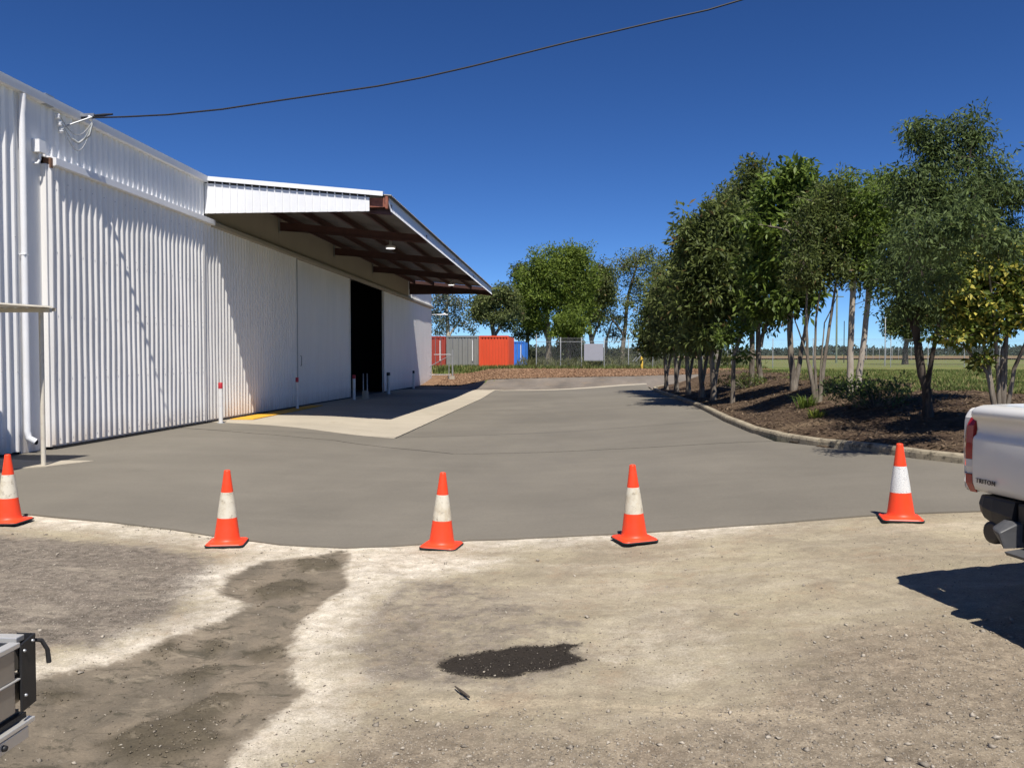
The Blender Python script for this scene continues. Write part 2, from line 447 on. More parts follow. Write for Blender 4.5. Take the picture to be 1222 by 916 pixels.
c = g.mix(g.rng(g.noise(9, 6, .7), .35, .65), (.15, .080, .045), (.33, .21, .125)); c = g.scale(c, g.rng(g.noise(1, 6, .6), .3, .7, .75, 1.2))
M['mulch'] = g.done(c, .95, g.bump(g.noise(14, 5, .7), 1, .06), .1)

# ---- the gravel yard: stains come from the signed distances stored on the mesh
g = NG('gravel_yard_surface')
wob = g.math('MULTIPLY', g.math('SUBTRACT', g.noise(4.5, 10, .75), .5), .62)
wob2 = g.math('MULTIPLY', g.math('SUBTRACT', g.noise(26, 8, .8), .5), .30)
grain = g.noise(75, 6, .75)
wb = g.math('ADD', g.math('ADD', wob, wob2), g.math('MULTIPLY', g.math('SUBTRACT', grain, .5), .28)); grit = g.noise(230, 4, .7); mott = g.noise(7.5, 9, .8); med = g.noise(13, 8, .7); big = g.noise(1.1, 6, .6, None, .5)
streaky = g.noise(2.2, 8, .7, (.35, 1.6, 1))
c = g.mix(g.rng(big, .38, .62), (.435, .372, .255), (.35, .295, .21))
c = g.mix(g.rng(streaky, .46, .66, 0, .7), c, (.50, .43, .325))
c = g.mix(g.rng(g.noise(1.6, 9, .75), .5, .66, 0, .6), c, (.32, .25, .175))
c = g.mix(g.rng(g.noise(3.1, 8, .7), .55, .70, 0, .45), c, (.40, .275, .175))
rough = g.rng(g.math('ADD', g.attr('d_rough'), g.math('MULTIPLY', wb, 1.6)), -.25, .3, smooth=True)
cr = g.mix(g.rng(med, .4, .62), (.185, .145, .105), (.36, .29, .21)); cr = g.mix(g.rng(grain, .55, .68, 0, .9), cr, (.50, .44, .36))
c = g.mix(g.math('MULTIPLY', rough, .75), c, cr)
gr = g.rng(g.math('ADD', g.attr('d_grey'), g.math('MULTIPLY', wb, 1.3)), -.12, .16, smooth=True)
cg = g.mix(g.rng(med, .38, .62), (.125, .105, .085), (.27, .225, .18)); cg = g.mix(g.rng(grain, .56, .66, 0, .8), cg, (.46, .42, .36))
cg = g.mix(g.rng(g.noise(2.4, 8, .7, (.5, 1.8, 1)), .54, .66, 0, .55), cg, (.42, .36, .28))
c = g.mix(g.rng(gr, 0, 1, 0, .95), c, cg)
och = g.rng(g.math('ADD', g.attr('d_ochre'), g.math('MULTIPLY', wb, .6)), -.03, .06, smooth=True)
c = g.mix(g.math('MULTIPLY', och, g.rng(g.noise(5, 9, .8, (.6, 2, 1)), .42, .62, 0, .8)), c, (.56, .46, .32))
du = g.rng(g.math('ADD', g.attr('d_dust'), g.math('MULTIPLY', wb, .75)), -.20, .16, smooth=True)
c = g.mix(g.math('MULTIPLY', du, g.math('MULTIPLY', g.rng(g.noise(7, 10, .8), .36, .60, .15, 1), g.rng(g.noise(1.7, 6, .7), .35, .6, .65, 1))), c, (.78, .70, .58))
wet = g.rng(g.math('ADD', g.attr('d_wet'), g.math('MULTIPLY', wb, .42)), -.05, .055, smooth=True)
cw = g.mix(g.rng(g.noise(1.9, 8, .65, (1, .8, 1), .8), .42, .6), (.245, .200, .145), (.165, .138, .102))
cw = g.mix(g.rng(g.noise(4.2, 9, .72, (1, 1.6, 1, .5), 1.2), .53, .62, 0, .85), cw, (.095, .082, .058))
cw = g.mix(g.rng(g.attr('d_lump'), .0, .6, 0, .75), cw, (.085, .07, .045))
cw = g.mix(g.rng(g.noise(11, 8, .75), .63, .72, 0, .6), cw, (.36, .32, .26))
cw = g.scale(cw, g.rng(grain, .3, .7, .82, 1.18)); cw = g.mix(g.rng(g.noise(8, 9, .8, (1, 1.7, 1, .6), .8), .58, .66, 0, .75), cw, (.09, .075, .052)); cw = g.mix(g.rng(g.noise(3.3, 8, .7, (1, 1.4, 1, .4)), .56, .66, 0, .6), cw, (.33, .275, .20))
c = g.mix(wet, c, cw)
oil = g.rng(g.math('ADD', g.attr('d_oil'), g.math('MULTIPLY', wb, .22)), -.03, .022, smooth=True)
co = g.mix(g.rng(grit, .58, .68, 0, .5), (.034, .027, .021), (.10, .085, .07))
c2 = g.scale(c, g.rng(grain, .28, .72, .72, 1.28)); c2 = g.scale(c2, g.rng(mott, .3, .7, .80, 1.18)); c2 = g.mix(g.rng(g.noise(2.6, 9, .75, None, .6), .53, .66, 0, .4), c2, (.24, .20, .15)); c2 = g.scale(c2, g.rng(grit, .3, .7, .82, 1.18))
c2 = g.mix(g.rng(g.noise(95, 2, .5), .68, .73, 0, .7), c2, (.09, .075, .06))
c = g.mix(wet, c2, c)
c = g.mix(oil, c, co); c = g.scale(c, g.rng(g.noise(.45, 7, .7, (1, 1.6, 1), .8), .38, .62, .80, .97))
bh = g.math('ADD', g.math('MULTIPLY', grain, g.rng(wet, 0, 1, 1, .35)), g.math('MULTIPLY', grit, .35))
M['gravel'] = g.done(c, g.rng(wet, 0, 1, .95, .72), g.bump(bh, .7, .012, g.bump(med, .5, .03)), .2)

# ================================================================== GROUND
def covered(X, Y):
    d = kerb_d(X, Y)
    return (1-ss(d, 0.05, .45))*(1-ss(Y, 49, 51.5))
def hbase(X, Y):
    out = terrain(X, Y)-.10*covered(X, Y)
    far = Y > 300
    return np.where(far, out+0*Y, out)
def lines(*segs):
    r = []
    for a, b, st in segs: r += list(np.arange(a, b, st))
    return np.array(r+[segs[-1][1]])
gx_ = lines((-3000, -400, 200), (-400, -60, 20), (-60, -14, 2), (-14, 26, .5), (26, 60, 2), (60, 400, 20), (400, 3000, 200))
gy_ = lines((-300, -20, 20), (-20, 4, 2), (4, 72, .5), (72, 140, 3), (140, 600, 30), (600, 3200, 200))
tensor('ground', gx_, gy_, hbase, M['field'], kind='structure')

# gravel yard
EDGE_PX = [(-160, 600), (-60, 606), (0, 611), (62, 617), (130, 623), (205, 632), (262, 641), (335, 650), (410, 654), (470, 652), (560, 645), (640, 642), (740, 637), (830, 631.5), (930, 624), (1030, 616), (1150, 611), (1235, 608), (1350, 606)]
EDGE = [tuple(gp(*p)[:2]) for p in EDGE_PX]
xs = lines((-22, -6.2, .4), (-6.2, 5.6, .03), (5.6, 13, .4)); ys = lines((-12, 2.9, .4), (2.9, 9.2, .03), (9.2, 10.1, .15))
def PW(pts): return [tuple(gp(*p)[:2]) for p in pts]
WET = PW([(408, 656), (372, 662), (318, 668), (268, 688), (262, 706), (296, 720), (262, 738), (205, 757), (150, 785), (95, 795), (50, 806), (0, 822), (-120, 860), (-200, 1200), (150, 1200), (262, 922), (300, 880), (338, 846), (368, 824), (352, 802), (350, 770), (362, 738), (392, 716), (418, 700), (414, 676), (418, 660)])
OIL = PW([(522, 791), (540, 780), (575, 776), (620, 770), (655, 771), (668, 766), (692, 768), (676, 777), (697, 789), (672, 797), (640, 803), (600, 808), (556, 804), (530, 798)])
OCH = PW([(498, 828), (600, 830), (700, 836), (820, 836), (985, 846), (980, 860), (840, 858), (700, 852), (590, 850), (510, 842)])
GREY = PW([(-200, 630), (60, 640), (180, 652), (250, 664), (262, 680), (235, 712), (215, 732), (120, 768), (60, 778), (0, 800), (-250, 850)])
GREY2 = PW([(470, 692), (560, 686), (600, 702), (700, 740), (720, 800), (640, 830), (420, 812), (400, 770), (430, 730)])
RGH = PW([(1222, 735), (1100, 738), (1010, 745), (940, 775), (880, 835), (700, 862), (560, 858), (470, 850), (400, 880), (330, 930), (330, 1100), (1500, 1100), (1500, 730)])
LUMPS = [PW(p) for p in ([(120, 880), (200, 850), (260, 822), (292, 826), (250, 862), (270, 880), (205, 905), (150, 905)], [(205, 800), (255, 788), (262, 794), (225, 812)], [(182, 772), (205, 762), (214, 772), (190, 782)], [(300, 700), (345, 690), (380, 694), (360, 708), (310, 712)], [(290, 772), (330, 764), (342, 774), (310, 784)], [(50, 822), (84, 816), (98, 824), (60, 834)], [(350, 668), (400, 664), (408, 676), (360, 682)], [(240, 764), (262, 756), (270, 768), (250, 776)])]
def lumpf(X, Y):
    r = np.full(np.shape(X), -1.)
    for p in LUMPS: r = np.maximum(r, sdist(X, Y, np.array(p)))
    return r
def gravel_h(X, Y):
    z = terrain(X, Y)-.004
    f = (ss(X, -7, -6.2)*(1-ss(X, 5.5, 6)))*ss(Y, 2.5, 3)
    wd = sdist(X, Y, WET); w = ss(wd, 0, .1)
    edge = seg_dist(X, Y, np.array(EDGE)); ef = ss(edge, 0, .5)
    n = (fbm(X, Y, 1.3, 3, 3)-.45)*.05+(fbm(X, Y, 9, 4, 9)-.47)*.022*(1-.5*w)+(vnoise(X, Y, 30, 5)-.5)*.006
    n = n*(.15+.85*ef)
    lu = lumpf(X, Y)+(fbm(X, Y, 7, 4, 31)-.47)*.10
    n += ss(lu, 0, .05)*(.006+.030*(fbm(X, Y, 14, 3, 12)))*w
    od = sdist(X, Y, OIL); n -= ss(od, 0, .15)*.012
    # ruts pressed into the wet strip
    n += w*(-.012+.035*(fbm(X+Y*.4, Y*.5, 3.2, 3, 41)-.45)+.012*(fbm(X, Y, 11, 4, 43)-.47))
    ey = np.interp(X, [p[0] for p in EDGE], [p[1] for p in EDGE])
    return np.where(Y > ey+.12, z-.03, z+n*f)
gv = tensor('gravel_yard', xs, ys, gravel_h, M['gravel'], kind='structure')
co_ = np.empty(len(gv.data.vertices)*3, np.float32); gv.data.vertices.foreach_get('co', co_); co_ = co_.reshape(-1, 3); GX, GY = co_[:, 0].astype(float), co_[:, 1].astype(float)
dw = np.clip(sdist(GX, GY, WET), -1, 1)
setattr_f(gv, 'd_wet', dw); setattr_f(gv, 'd_oil', np.clip(sdist(GX, GY, OIL), -1, 1)); setattr_f(gv, 'd_ochre', np.clip(sdist(GX, GY, OCH), -1, 1))
setattr_f(gv, 'd_grey', np.clip(np.maximum(sdist(GX, GY, GREY), np.minimum(sdist(GX, GY, GREY2)-.12, .03)), -1, 1)); setattr_f(gv, 'd_rough', np.clip(sdist(GX, GY, RGH), -1, 1))
ed = seg_dist(GX, GY, np.array(EDGE))
wet_near = -np.abs(dw)
upper = 1-ss(GX, 0.6, 3.0)
dust = np.maximum(.20-ed*.62-.35*(1-upper), np.where(GY > 4.2, .17-np.abs(dw)*.75, .12-np.abs(dw)*.8))
DUST2 = PW([(415, 660), (520, 662), (600, 668), (560, 680), (470, 690), (425, 720), (405, 760), (360, 830), (395, 860), (350, 800), (352, 742), (400, 712)])
dust = np.maximum(dust, np.clip(sdist(GX, GY, DUST2), -1, .2)+.06)
DUST3 = PW([(720, 740), (800, 725), (860, 760), (880, 800), (800, 815), (720, 790)])
dust = np.maximum(dust, np.clip(sdist(GX, GY, DUST3), -1, .0)-.10)
setattr_f(gv, 'd_dust', np.clip(dust, -1, 1)); setattr_f(gv, 'd_lump', np.clip(lumpf(GX, GY)*6+.35, -1, 1)*(dw > 0))

# driveway, two pours separated by a tooled joint
JOINT_PX = [(203, 510), (300, 517.5), (400, 526), (470, 535), (540, 542), (620, 541), (720, 537), (800, 533), (870, 529), (924, 527)]
JOINT = [tuple(gp(*p)[:2]) for p in JOINT_PX]
jl = (-9.96, JOINT[0][1]+.3)
kerb_in = KERB        # the slab stops under the kerb
def along_kerb(y0, y1): return [p for p in kerb_in if y0 < p[1] < y1]
JO = JOINT
near = EDGE[2:-1]+[tuple(p) for p in KERB if p[1] < JO[-1][1]-.2 and p[0] > 3.5][1:]
nearpoly = [(-14, EDGE[0][1]+.1), EDGE[0], EDGE[1]]+EDGE[2:-1]+[(7.9, 10.3)]+[p for p in KERB if 10.7 < p[1] < JO[-1][1]-.3]+[(x, y-.032) for x, y in JO[::-1]]+[(-10.2, jl[1]), (-14, jl[1])]
sheet('near_driveway_slab', nearpoly, .32, .012, M['drive'], jag=.035, kind='structure')
farpx = [(770, 458.5), (740, 460.5), (704, 463.2), (650, 465.8), (600, 466.4), (585, 466.6)]
FAR = [tuple(gp(*p)[:2]) for p in farpx]
APX = -4.33
farpoly = [(x, y+.032) for x, y in JO]+[p for p in KERB if JO[-1][1]+.3 < p[1] < 45]+[FAR[0]]+FAR[1:-1]+[(APX, 46.2), (APX+.08, 19.55), (-9.35, 21.55), (-10.2, 21.7), (-10.2, jl[1])]
sheet('far_driveway_slab', farpoly, .4, .014, M['drive'], jag=.02, kind='structure')
sheet('canopy_apron', [(APX+.02, 19.5), (APX-.02, 46.6), (-10.3, 46.9), (-10.3, 21.75), (-9.36, 21.5)], .5, .017, M['apron'], jag=.015, kind='structure')
sheet('pale_slab_edge', [(FAR[0][0]+.1, FAR[0][1]-.05)]+[(x, y-.1) for x, y in FAR[1:-1]]+[(APX-.3, 46.35), (APX-.3, 46.85)]+[(x, y+.55) for x, y in FAR[1:-1]][::-1]+[(FAR[0][0]+.1, FAR[0][1]+.35)], .35, .022, M['apron'], jag=.05, kind='structure')
sheet('asphalt_road', [(-22, 46.4), (APX, 46.4)]+[(x, y-.15) for x, y in FAR[1:-1]][::-1]+[(FAR[0][0]+.1, FAR[0][1]-1.5), (lx+.1, ly+.6), (lx+.5, ly+3.2), (lx+1.4, ly+5.3), (lx+3.5, ly+6.3), (16, 51.2), (34, 52.2), (34, 57.2), (12, 56.2), (4, 54.6), (-1, 54), (-4.6, 53.2), (-9, 52.4), (-22, 52.6)], .6, .006, M['asphalt'], jag=.25, kind='structure')
MUL = [(-14, 52.6), (-8.6, 52.3), (-4.6, 53), (-1, 53.8), (4, 54.4), (9, 55.6), (14, 56.6), (14, 60.5), (7, 60.6), (0, 60), (-9, 59.4), (-14, 60)]
sheet('mulch_bank', MUL, .5, .03, M['mulch'], jag=.5, kind='structure')
# planting bed
dk = KA[(KA[:, 1] < 52)]
bo = []
for i in range(len(KA)-2):
    t = KA[min(i+1, len(KA)-1)]-KA[max(i-1, 0)]; nrm = np.array([t[1], -t[0]])/np.hypot(*t)
    if nrm[0] < -.3 : nrm = -nrm
    w = 4.2 if KA[i][1] < 17 else 4.6
    q = KA[i]+nrm*w*(1 if i > 2 else .9)
    bo.append(tuple(q))
bo = [p for i, p in enumerate(bo) if p[1] < 46]
bo = sorted(bo, key=lambda p: p[1])
bed_in = [tuple(p) for p in KA if p[1] < 51]
bed = [(9.5, 10.0)]+[(p[0]+.06, p[1]) for p in bed_in]+[(10, 47), (8.8, 40), (8.6, 30), (9.1, 23), (10.3, 19.2), (12.6, 17.6), (16, 16.8), (18, 12)]
sheet('planting_bed', bed, .35, .025, M['soil'], jag=.5, skirt=.02, kind='structure')
# kerb swept along its line
kp = resample(KERB[:-3], .35, False); ka = np.array(kp)
prof = [(-.035, -.06), (-.03, .09), (-.015, .125), (.01, .14), (.12, .14), (.14, .12), (.14, -.06)]
rings = []
for i, p in enumerate(ka):
    t = ka[min(i+1, len(ka)-1)]-ka[max(i-1, 0)]; t = t/np.hypot(*t); nr = np.array([t[1], -t[0]])
    b0 = float(base_h(p[0], p[1])[0])
    w1 = (fbm(p[0]*np.ones(1), p[1]*np.ones(1), 2.3, 3, 8)[0]-.45)*.018
    rings.append([(p[0]+nr[0]*(u+w1*.6), p[1]+nr[1]*(u+w1*.6), b0+v+(w1 if v > .05 else 0)) for u, v in prof])
mb = MB(); mb.loft(rings, closed=True, smooth=False)
tag(mb.build('kerb', M['kerb']), kind='structure')
# ploughed strip + dirt at the back of the field
def pz(off): return lambda X, Y: terrain(X, Y)+off
tensor('ploughed_field', lines((28, 120, 8), (120, 420, 30)), lines((165, 420, 12)), pz(.25), M['plough'], kind='structure')

# ================================================================== SHED
W = -9.95
shed = empty('industrial_shed', (W, 30, 0), label='long white corrugated steel shed with sliding doors and a deep open canopy', cat='shed')
def inv(mb):                      # parts are modelled in world coordinates and hung under the shed's base point
    mb.v = [(x-W, y-30, z) for x, y, z in mb.v]; return mb
def part(name, mb, m, parent=None, **kw):
    return inv(mb).build(name, m, parent or shed, **kw)
def sub(name, mb, m, par, **kw): return inv(mb).build(name, m, par, **kw)
def ribs(y0, y1, z0, z1, x, pitch=.205, h=.042, z0f=None, base=.0, wtop=.034, wbase=.124, dent=0):
    """vertical ribbed sheet facing +X, real trapezoid ribs"""
    n = max(1, round((y1-y0)/pitch)); p = (y1-y0)/n; prof = []
    for i in range(n):
        c = y0+(i+.5)*p; a = p/ .205
        prof += [(c-wbase/2*a, 0), (c-wtop/2*a, h), (c+wtop/2*a, h), (c+wbase/2*a, 0)]
    prof = [(y0, 0)]+prof+[(y1, 0)]
    zs = np.linspace(z0, z1, 14)
    mb = MB()
    rings = []
    for z in zs:
        rings.append([(x+d+.0035*math.sin(y*1.7+z*.9+x)+dent*.006*math.sin(y*3.1+z*2.3)*math.sin(z*1.1), y, z) for y, d in prof])
    mb.loft(rings, closed=False, caps=False)
    # fix winding later by recalc; give the sheet its thickness
    back = [(x-.012, y0, z0), (x-.012, y1, z0), (x-.012, y1, z1), (x-.012, y0, z1)]
    mb.add(back, [(3, 2, 1, 0)])
    return mb
ZT, ZR1, ZR0 = 6.50, 5.55, 5.37         # sheet top under the gutter, rail top and bottom
Y_D1a, Y_D1b = 14.72, 21.30
Y_CAN0, Y_CAN1 = 21.55, 49.4
Y_D2b, Y_D3b, Y_OP, Y_END = 28.62, 35.95, 42.6, 57.3
YS = 4.0                                 # southern end of the shed, out of frame
part('wall_panel', ribs(YS, 14.05, .06, ZT, W), M['wall'], fix=False)
part('wall_panel', ribs(14.72, Y_CAN0, ZR1-.02, ZT, W), M['wall'], fix=False)
part('wall_panel', ribs(Y_CAN1-.3, Y_END, ZR1-.1, ZT, W), M['wall'], fix=False)
mb = MB().box((W-.03, 14.05, .02), (W+.012, 14.72, ZT)); part('corner_flashing', mb, M['wall'])
mb = MB().box((W-.06, 14.72, .02), (W-.02, Y_D3b, ZR0)); part('wall_lining', mb, M['wall'])
# end walls and roof
ribs_end = MB().box((-30, Y_END-.1, 0), (W-.01, Y_END, ZT)); ribs_end.add([(-30, Y_END, ZT), (W, Y_END, ZT), (-20, Y_END, 8.6)], [(0, 1, 2)])
ribs_end.add([(-30, Y_END-.1, ZT), (W, Y_END-.1, ZT), (-20, Y_END-.1, 8.6)], [(2, 1, 0)])
part('end_wall', ribs_end, M['wall'])
e2 = MB().box((-30, YS, 0), (W-.01, YS+.1, ZT)); e2.add([(-30, YS, ZT), (W, YS, ZT), (-20, YS, 8.6)], [(0, 1, 2)]); part('end_wall', e2, M['wall'])
part('back_wall', MB().box((-30.1, YS, 0), (-30, Y_END, ZT)), M['wall'])
mb = MB()
for xa, za, xb, zb in ((W+.10, 6.60, -20, 8.72), (-20, 8.72, -30.3, 6.55)):
    mb.add([(xa, YS-.1, za), (xb, YS-.1, zb), (xb, Y_END+.1, zb), (xa, Y_END+.1, za), (xa, YS-.1, za-.06), (xb, YS-.1, zb-.06), (xb, Y_END+.1, zb-.06), (xa, Y_END+.1, za-.06)],
           [(0, 1, 2, 3), (7, 6, 5, 4), (0, 4, 5, 1), (1, 5, 6, 2), (2, 6, 7, 3), (3, 7, 4, 0)])
part('roof', mb, M['roof'])
# interior seen through the opening
part('floor', MB().box((-29.9, YS+.1, -.02), (W-.07, Y_END-.1, .035)), M['floor_in'])
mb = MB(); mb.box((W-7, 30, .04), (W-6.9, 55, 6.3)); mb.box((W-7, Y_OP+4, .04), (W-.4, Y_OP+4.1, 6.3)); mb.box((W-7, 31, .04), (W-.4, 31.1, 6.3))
part('inner_partition', mb, M['dark'])  # shade of the shed's depth is put into the near-black colour
mb = MB()
for yy in (38.2, 40.4): mb.box((W-2.6, yy, .04), (W-2.45, yy+.12, 6.2))
part('inner_column', mb, M['redsteel'])
# gutter: quad profile, two runs broken by the canopy
def gutter(y0, y1):
    pr = [(W+.005, 6.50), (W+.14, 6.50), (W+.155, 6.60), (W+.16, 6.655), (W+.145, 6.66), (W+.14, 6.53), (W+.02, 6.53), (W+.02, 6.70), (W+.005, 6.70)]
    mb = MB(); mb.extrude(pr, y0, y1, 'y'); return mb
def gfix(mb): return mb
part('gutter', gutter(YS-.1, Y_CAN0-.03), M['trim']); part('gutter', gutter(Y_CAN1+.3, Y_END+.08), M['trim'])
# downpipe with its spreader foot
mb = MB(); dy = 14.12
mb.tube([(W+.10, dy, 6.48), (W+.10, dy, 6.3), (W+.085, dy, 6.15), (W+.085, dy, .42), (W+.10, dy, .30), (W+.20, dy+.05, .22)], .058, 12)
dp = part('downpipe', mb, M['trim'])
sub('pipe_strap', MB().box((W+.02, dy-.062, 3.6), (W+.140, dy+.062, 3.615)), M['trim'], dp)
mb = MB().lathe([(.0, 0), (.05, 0), (.05, .01)], 12, (0, 0, 0), axis='x'); mb.v = [(x*1+W+.205, y+dy+.055, z+.217) for x, y, z in mb.v]; sub('pipe_mouth', mb, M['dark'], dp)
# door rail, first door
mb = MB(); pr = [(W+.0, ZR0+.02), (W+.20, ZR0), (W+.235, ZR0+.02), (W+.235, ZR1-.03), (W+.02, ZR1+.02), (W, ZR1+.02)]
mb.extrude(pr, 14.85, 21.75, 'y'); part('door_rail', mb, M['trim'])
part('rail_bracket', MB().box((W+.02, 14.78, ZR0-.05), (W+.17, 14.845, ZR1-.04)), M['rust'])
def door(y0, y1, x, z1=ZR0+.01, h=.042, pitch=.205, m='door', z0=.10, **kw):
    d = part('sliding_door', ribs(y0, y1, z0, z1, x, pitch, h, dent=1, **kw), M[m], fix=False)
    mb = MB(); mb.box((min(x-.04, W+.014), y0-.02, z0-.03), (x+.004, y0+.012, z1)); mb.box((x-.04, y1-.05, z0-.03), (x+.038, y1+.012, z1)); mb.box((x-.04, y0+.012, z0-.035), (x+.004, y1-.05, z0+.005))
    sub('door_frame', mb, M['door'], d)
    return d
door(Y_D1a, Y_D1b-.05, W+.12)
door(Y_D1b+.05, Y_D2b-.06, W+.10, h=.030)
d3 = door(Y_D2b+.10, Y_D3b, W+.02, pitch=.24, h=.006)
mb = MB(); mb.tube([(W+.06, Y_D2b+.55, 1.5), (W+.10, Y_D2b+.55, 1.52), (W+.10, Y_D2b+.55, 1.85), (W+.06, Y_D2b+.55, 1.87)], .015, 6); sub('handle', mb, M['galvdull'], d3)
d4 = part('sliding_door', ribs(Y_OP, Y_END-.02, .06, ZR0, W+.02, .24, .012), M['door'], fix=False)
part('door_guide', MB().box((W+.0, Y_D2b-.05, .02), (W+.13, Y_D2b+.09, ZR0)), M['galvdull'])
part('wall_lining', MB().box((W-.08, Y_OP-.02, .02), (W-.01, Y_END, ZR0)), M['wall'])
mb = MB().box((W-.02, 14.8, .005), (W+.16, 21.3, .05)); mb.box((W-.02, 21.4, .02), (W+.14, 28.5, .06)); mb.box((W-.02, 28.6, .02), (W+.03, 36, .055)); mb.box((W-.02, 42.7, .02), (W+.03, 57, .06))
part('bottom_guide', mb, M['rubber'])
mb = MB()
for z in (.35, 1.5, 2.7, 3.9, 5.1):
    for y in np.arange(14.9, 21.2, .41): mb.box((W+.158, y-.006, z-.006), (W+.170, y+.006, z+.006))
    for y in np.arange(YS+.1, 14, .41): mb.box((W+.034, y-.006, z-.006), (W+.048, y+.006, z+.006))
part('sheet_screws', mb, M['galvdull'], kind='stuff')
# canopy rail and the flat sheets above it
pr = [(W, ZR0-.02), (W+.13, ZR0-.03), (W+.17, ZR0+.02), (W+.17, ZR1-.06), (W+.12, ZR1-.01), (W, ZR1)]
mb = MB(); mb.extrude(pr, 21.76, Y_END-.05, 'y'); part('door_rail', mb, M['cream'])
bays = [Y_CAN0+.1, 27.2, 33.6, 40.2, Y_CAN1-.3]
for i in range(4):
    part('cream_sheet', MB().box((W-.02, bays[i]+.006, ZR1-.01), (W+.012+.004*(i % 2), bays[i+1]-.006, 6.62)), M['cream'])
# canopy
def zr(x): return 6.60+(x-W)*(-.50/5.0)            # roof sheet underside
XO = -4.88
n = int((Y_CAN1-Y_CAN0)/.19); prof = []
for i in range(n):
    c = Y_CAN0+.1+i*.19; prof += [(c-.035, 0), (c-.018, .028), (c+.018, .028), (c+.035, 0)]
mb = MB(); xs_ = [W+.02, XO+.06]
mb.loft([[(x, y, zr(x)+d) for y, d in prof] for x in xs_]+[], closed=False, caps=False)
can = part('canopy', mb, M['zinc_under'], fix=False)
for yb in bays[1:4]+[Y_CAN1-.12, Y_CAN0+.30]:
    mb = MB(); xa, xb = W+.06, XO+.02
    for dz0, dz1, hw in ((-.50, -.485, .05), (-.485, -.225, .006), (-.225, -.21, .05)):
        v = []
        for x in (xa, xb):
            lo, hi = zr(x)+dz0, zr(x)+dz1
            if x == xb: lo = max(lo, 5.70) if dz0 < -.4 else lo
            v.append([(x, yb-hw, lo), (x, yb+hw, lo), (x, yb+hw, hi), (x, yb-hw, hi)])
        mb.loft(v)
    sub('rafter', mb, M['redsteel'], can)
    sub('end_plate', MB().box((W+.03, yb-.09, zr(W)-.58), (W+.055, yb+.09, zr(W)-.08)), M['galvdull'], can)
for k, xp in enumerate((W+.35, W+1.5, W+2.65, W+3.8, XO-.12)):
    mb = MB(); z1 = zr(xp)-.006; z0 = z1-.20
    pr = [(xp, z0), (xp+.07, z0), (xp+.07, z0+.012), (xp+.012, z0+.012), (xp+.012, z1-.012), (xp+.07, z1-.012), (xp+.07, z1), (xp, z1)]
    mb.extrude(pr, Y_CAN0+.05, Y_CAN1-.02, 'y'); sub('purlin', mb, M['redsteel'], can)
mb = MB().box((XO-.55, Y_CAN0+.07, zr(XO)-.30), (XO-.03, Y_CAN0+.13, zr(XO)-.06)); mb.box((XO-.10, Y_CAN0+.045, zr(XO)-.34), (XO-.035, Y_CAN0+.20, zr(XO)-.02)); sub('edge_beam', mb, mat('worn_red_primer', (.26, .085, .05), .7, var=.3, vscale=7, dirt=(.3, .2, .15), damt=.4, dscale=8), can)
mb = MB(); mb.loft([[(W+.05, Y_CAN1-.06, 5.72), (W+.05, Y_CAN1-.02, 5.72), (W+.05, Y_CAN1-.02, zr(W)), (W+.05, Y_CAN1-.06, zr(W))], [(XO-.03, Y_CAN1-.06, 5.72), (XO-.03, Y_CAN1-.02, 5.72), (XO-.03, Y_CAN1-.02, zr(XO)), (XO-.03, Y_CAN1-.06, zr(XO))]]); sub('end_beam', mb, M['redsteel'], can)
# end cladding: pan sheet with narrow ribs, tapering with the roof, hung below the barge cap
mb = MB(); x = W+.02; xe = XO-.52; nn = 22; pit = (xe-x)/nn
pr = []
for i in range(nn):
    a = x+i*pit; pr += [(a, 0), (a+pit*.40, 0), (a+pit*.42, .026), (a+pit*.54, .026), (a+pit*.56, 0)]
pr.append((xe, 0))
mb.loft([[(a, Y_CAN0-d, 5.67+.003*(i % 3)) for i, (a, d) in enumerate(pr)], [(a, Y_CAN0-d, zr(a)-(.055 if d > 0 else .105)) for a, d in pr]], closed=False, caps=False)
mb.add([(x, Y_CAN0+.01, 5.67), (xe, Y_CAN0+.01, 5.67), (xe, Y_CAN0+.01, zr(xe)-.115), (x, Y_CAN0+.01, zr(x)-.115)], [(0, 1, 2, 3)])
sub('end_cladding', mb, M['fascia'], can)
mb = MB(); mb.loft([[(xx, Y_CAN0+.012, zr(xx)-.16), (xx, Y_CAN0+.03, zr(xx)-.16), (xx, Y_CAN0+.03, zr(xx)-.01), (xx, Y_CAN0+.012, zr(xx)-.01)] for xx in (x, xe)]); sub('rib_gap_shade', mb, M['rubber'], can)  # added dark strip, stands in for the shade in the gap under the cap
# rib tops: small dark gaps read between the ribs and the cap
mb = MB(); xb = XO-.14
pts = lambda x: [(x, Y_CAN0-.075, zr(x)-.05), (x, Y_CAN0-.07, zr(x)+.07), (x, Y_CAN0+.16, zr(x)+.085), (x, Y_CAN0+.16, zr(x)+.078), (x, Y_CAN0-.06, zr(x)+.062), (x, Y_CAN0-.066, zr(x)-.05)]
mb.loft([pts(W-.02), pts(xb)]); sub('barge_cap', mb, M['fascia'], can)
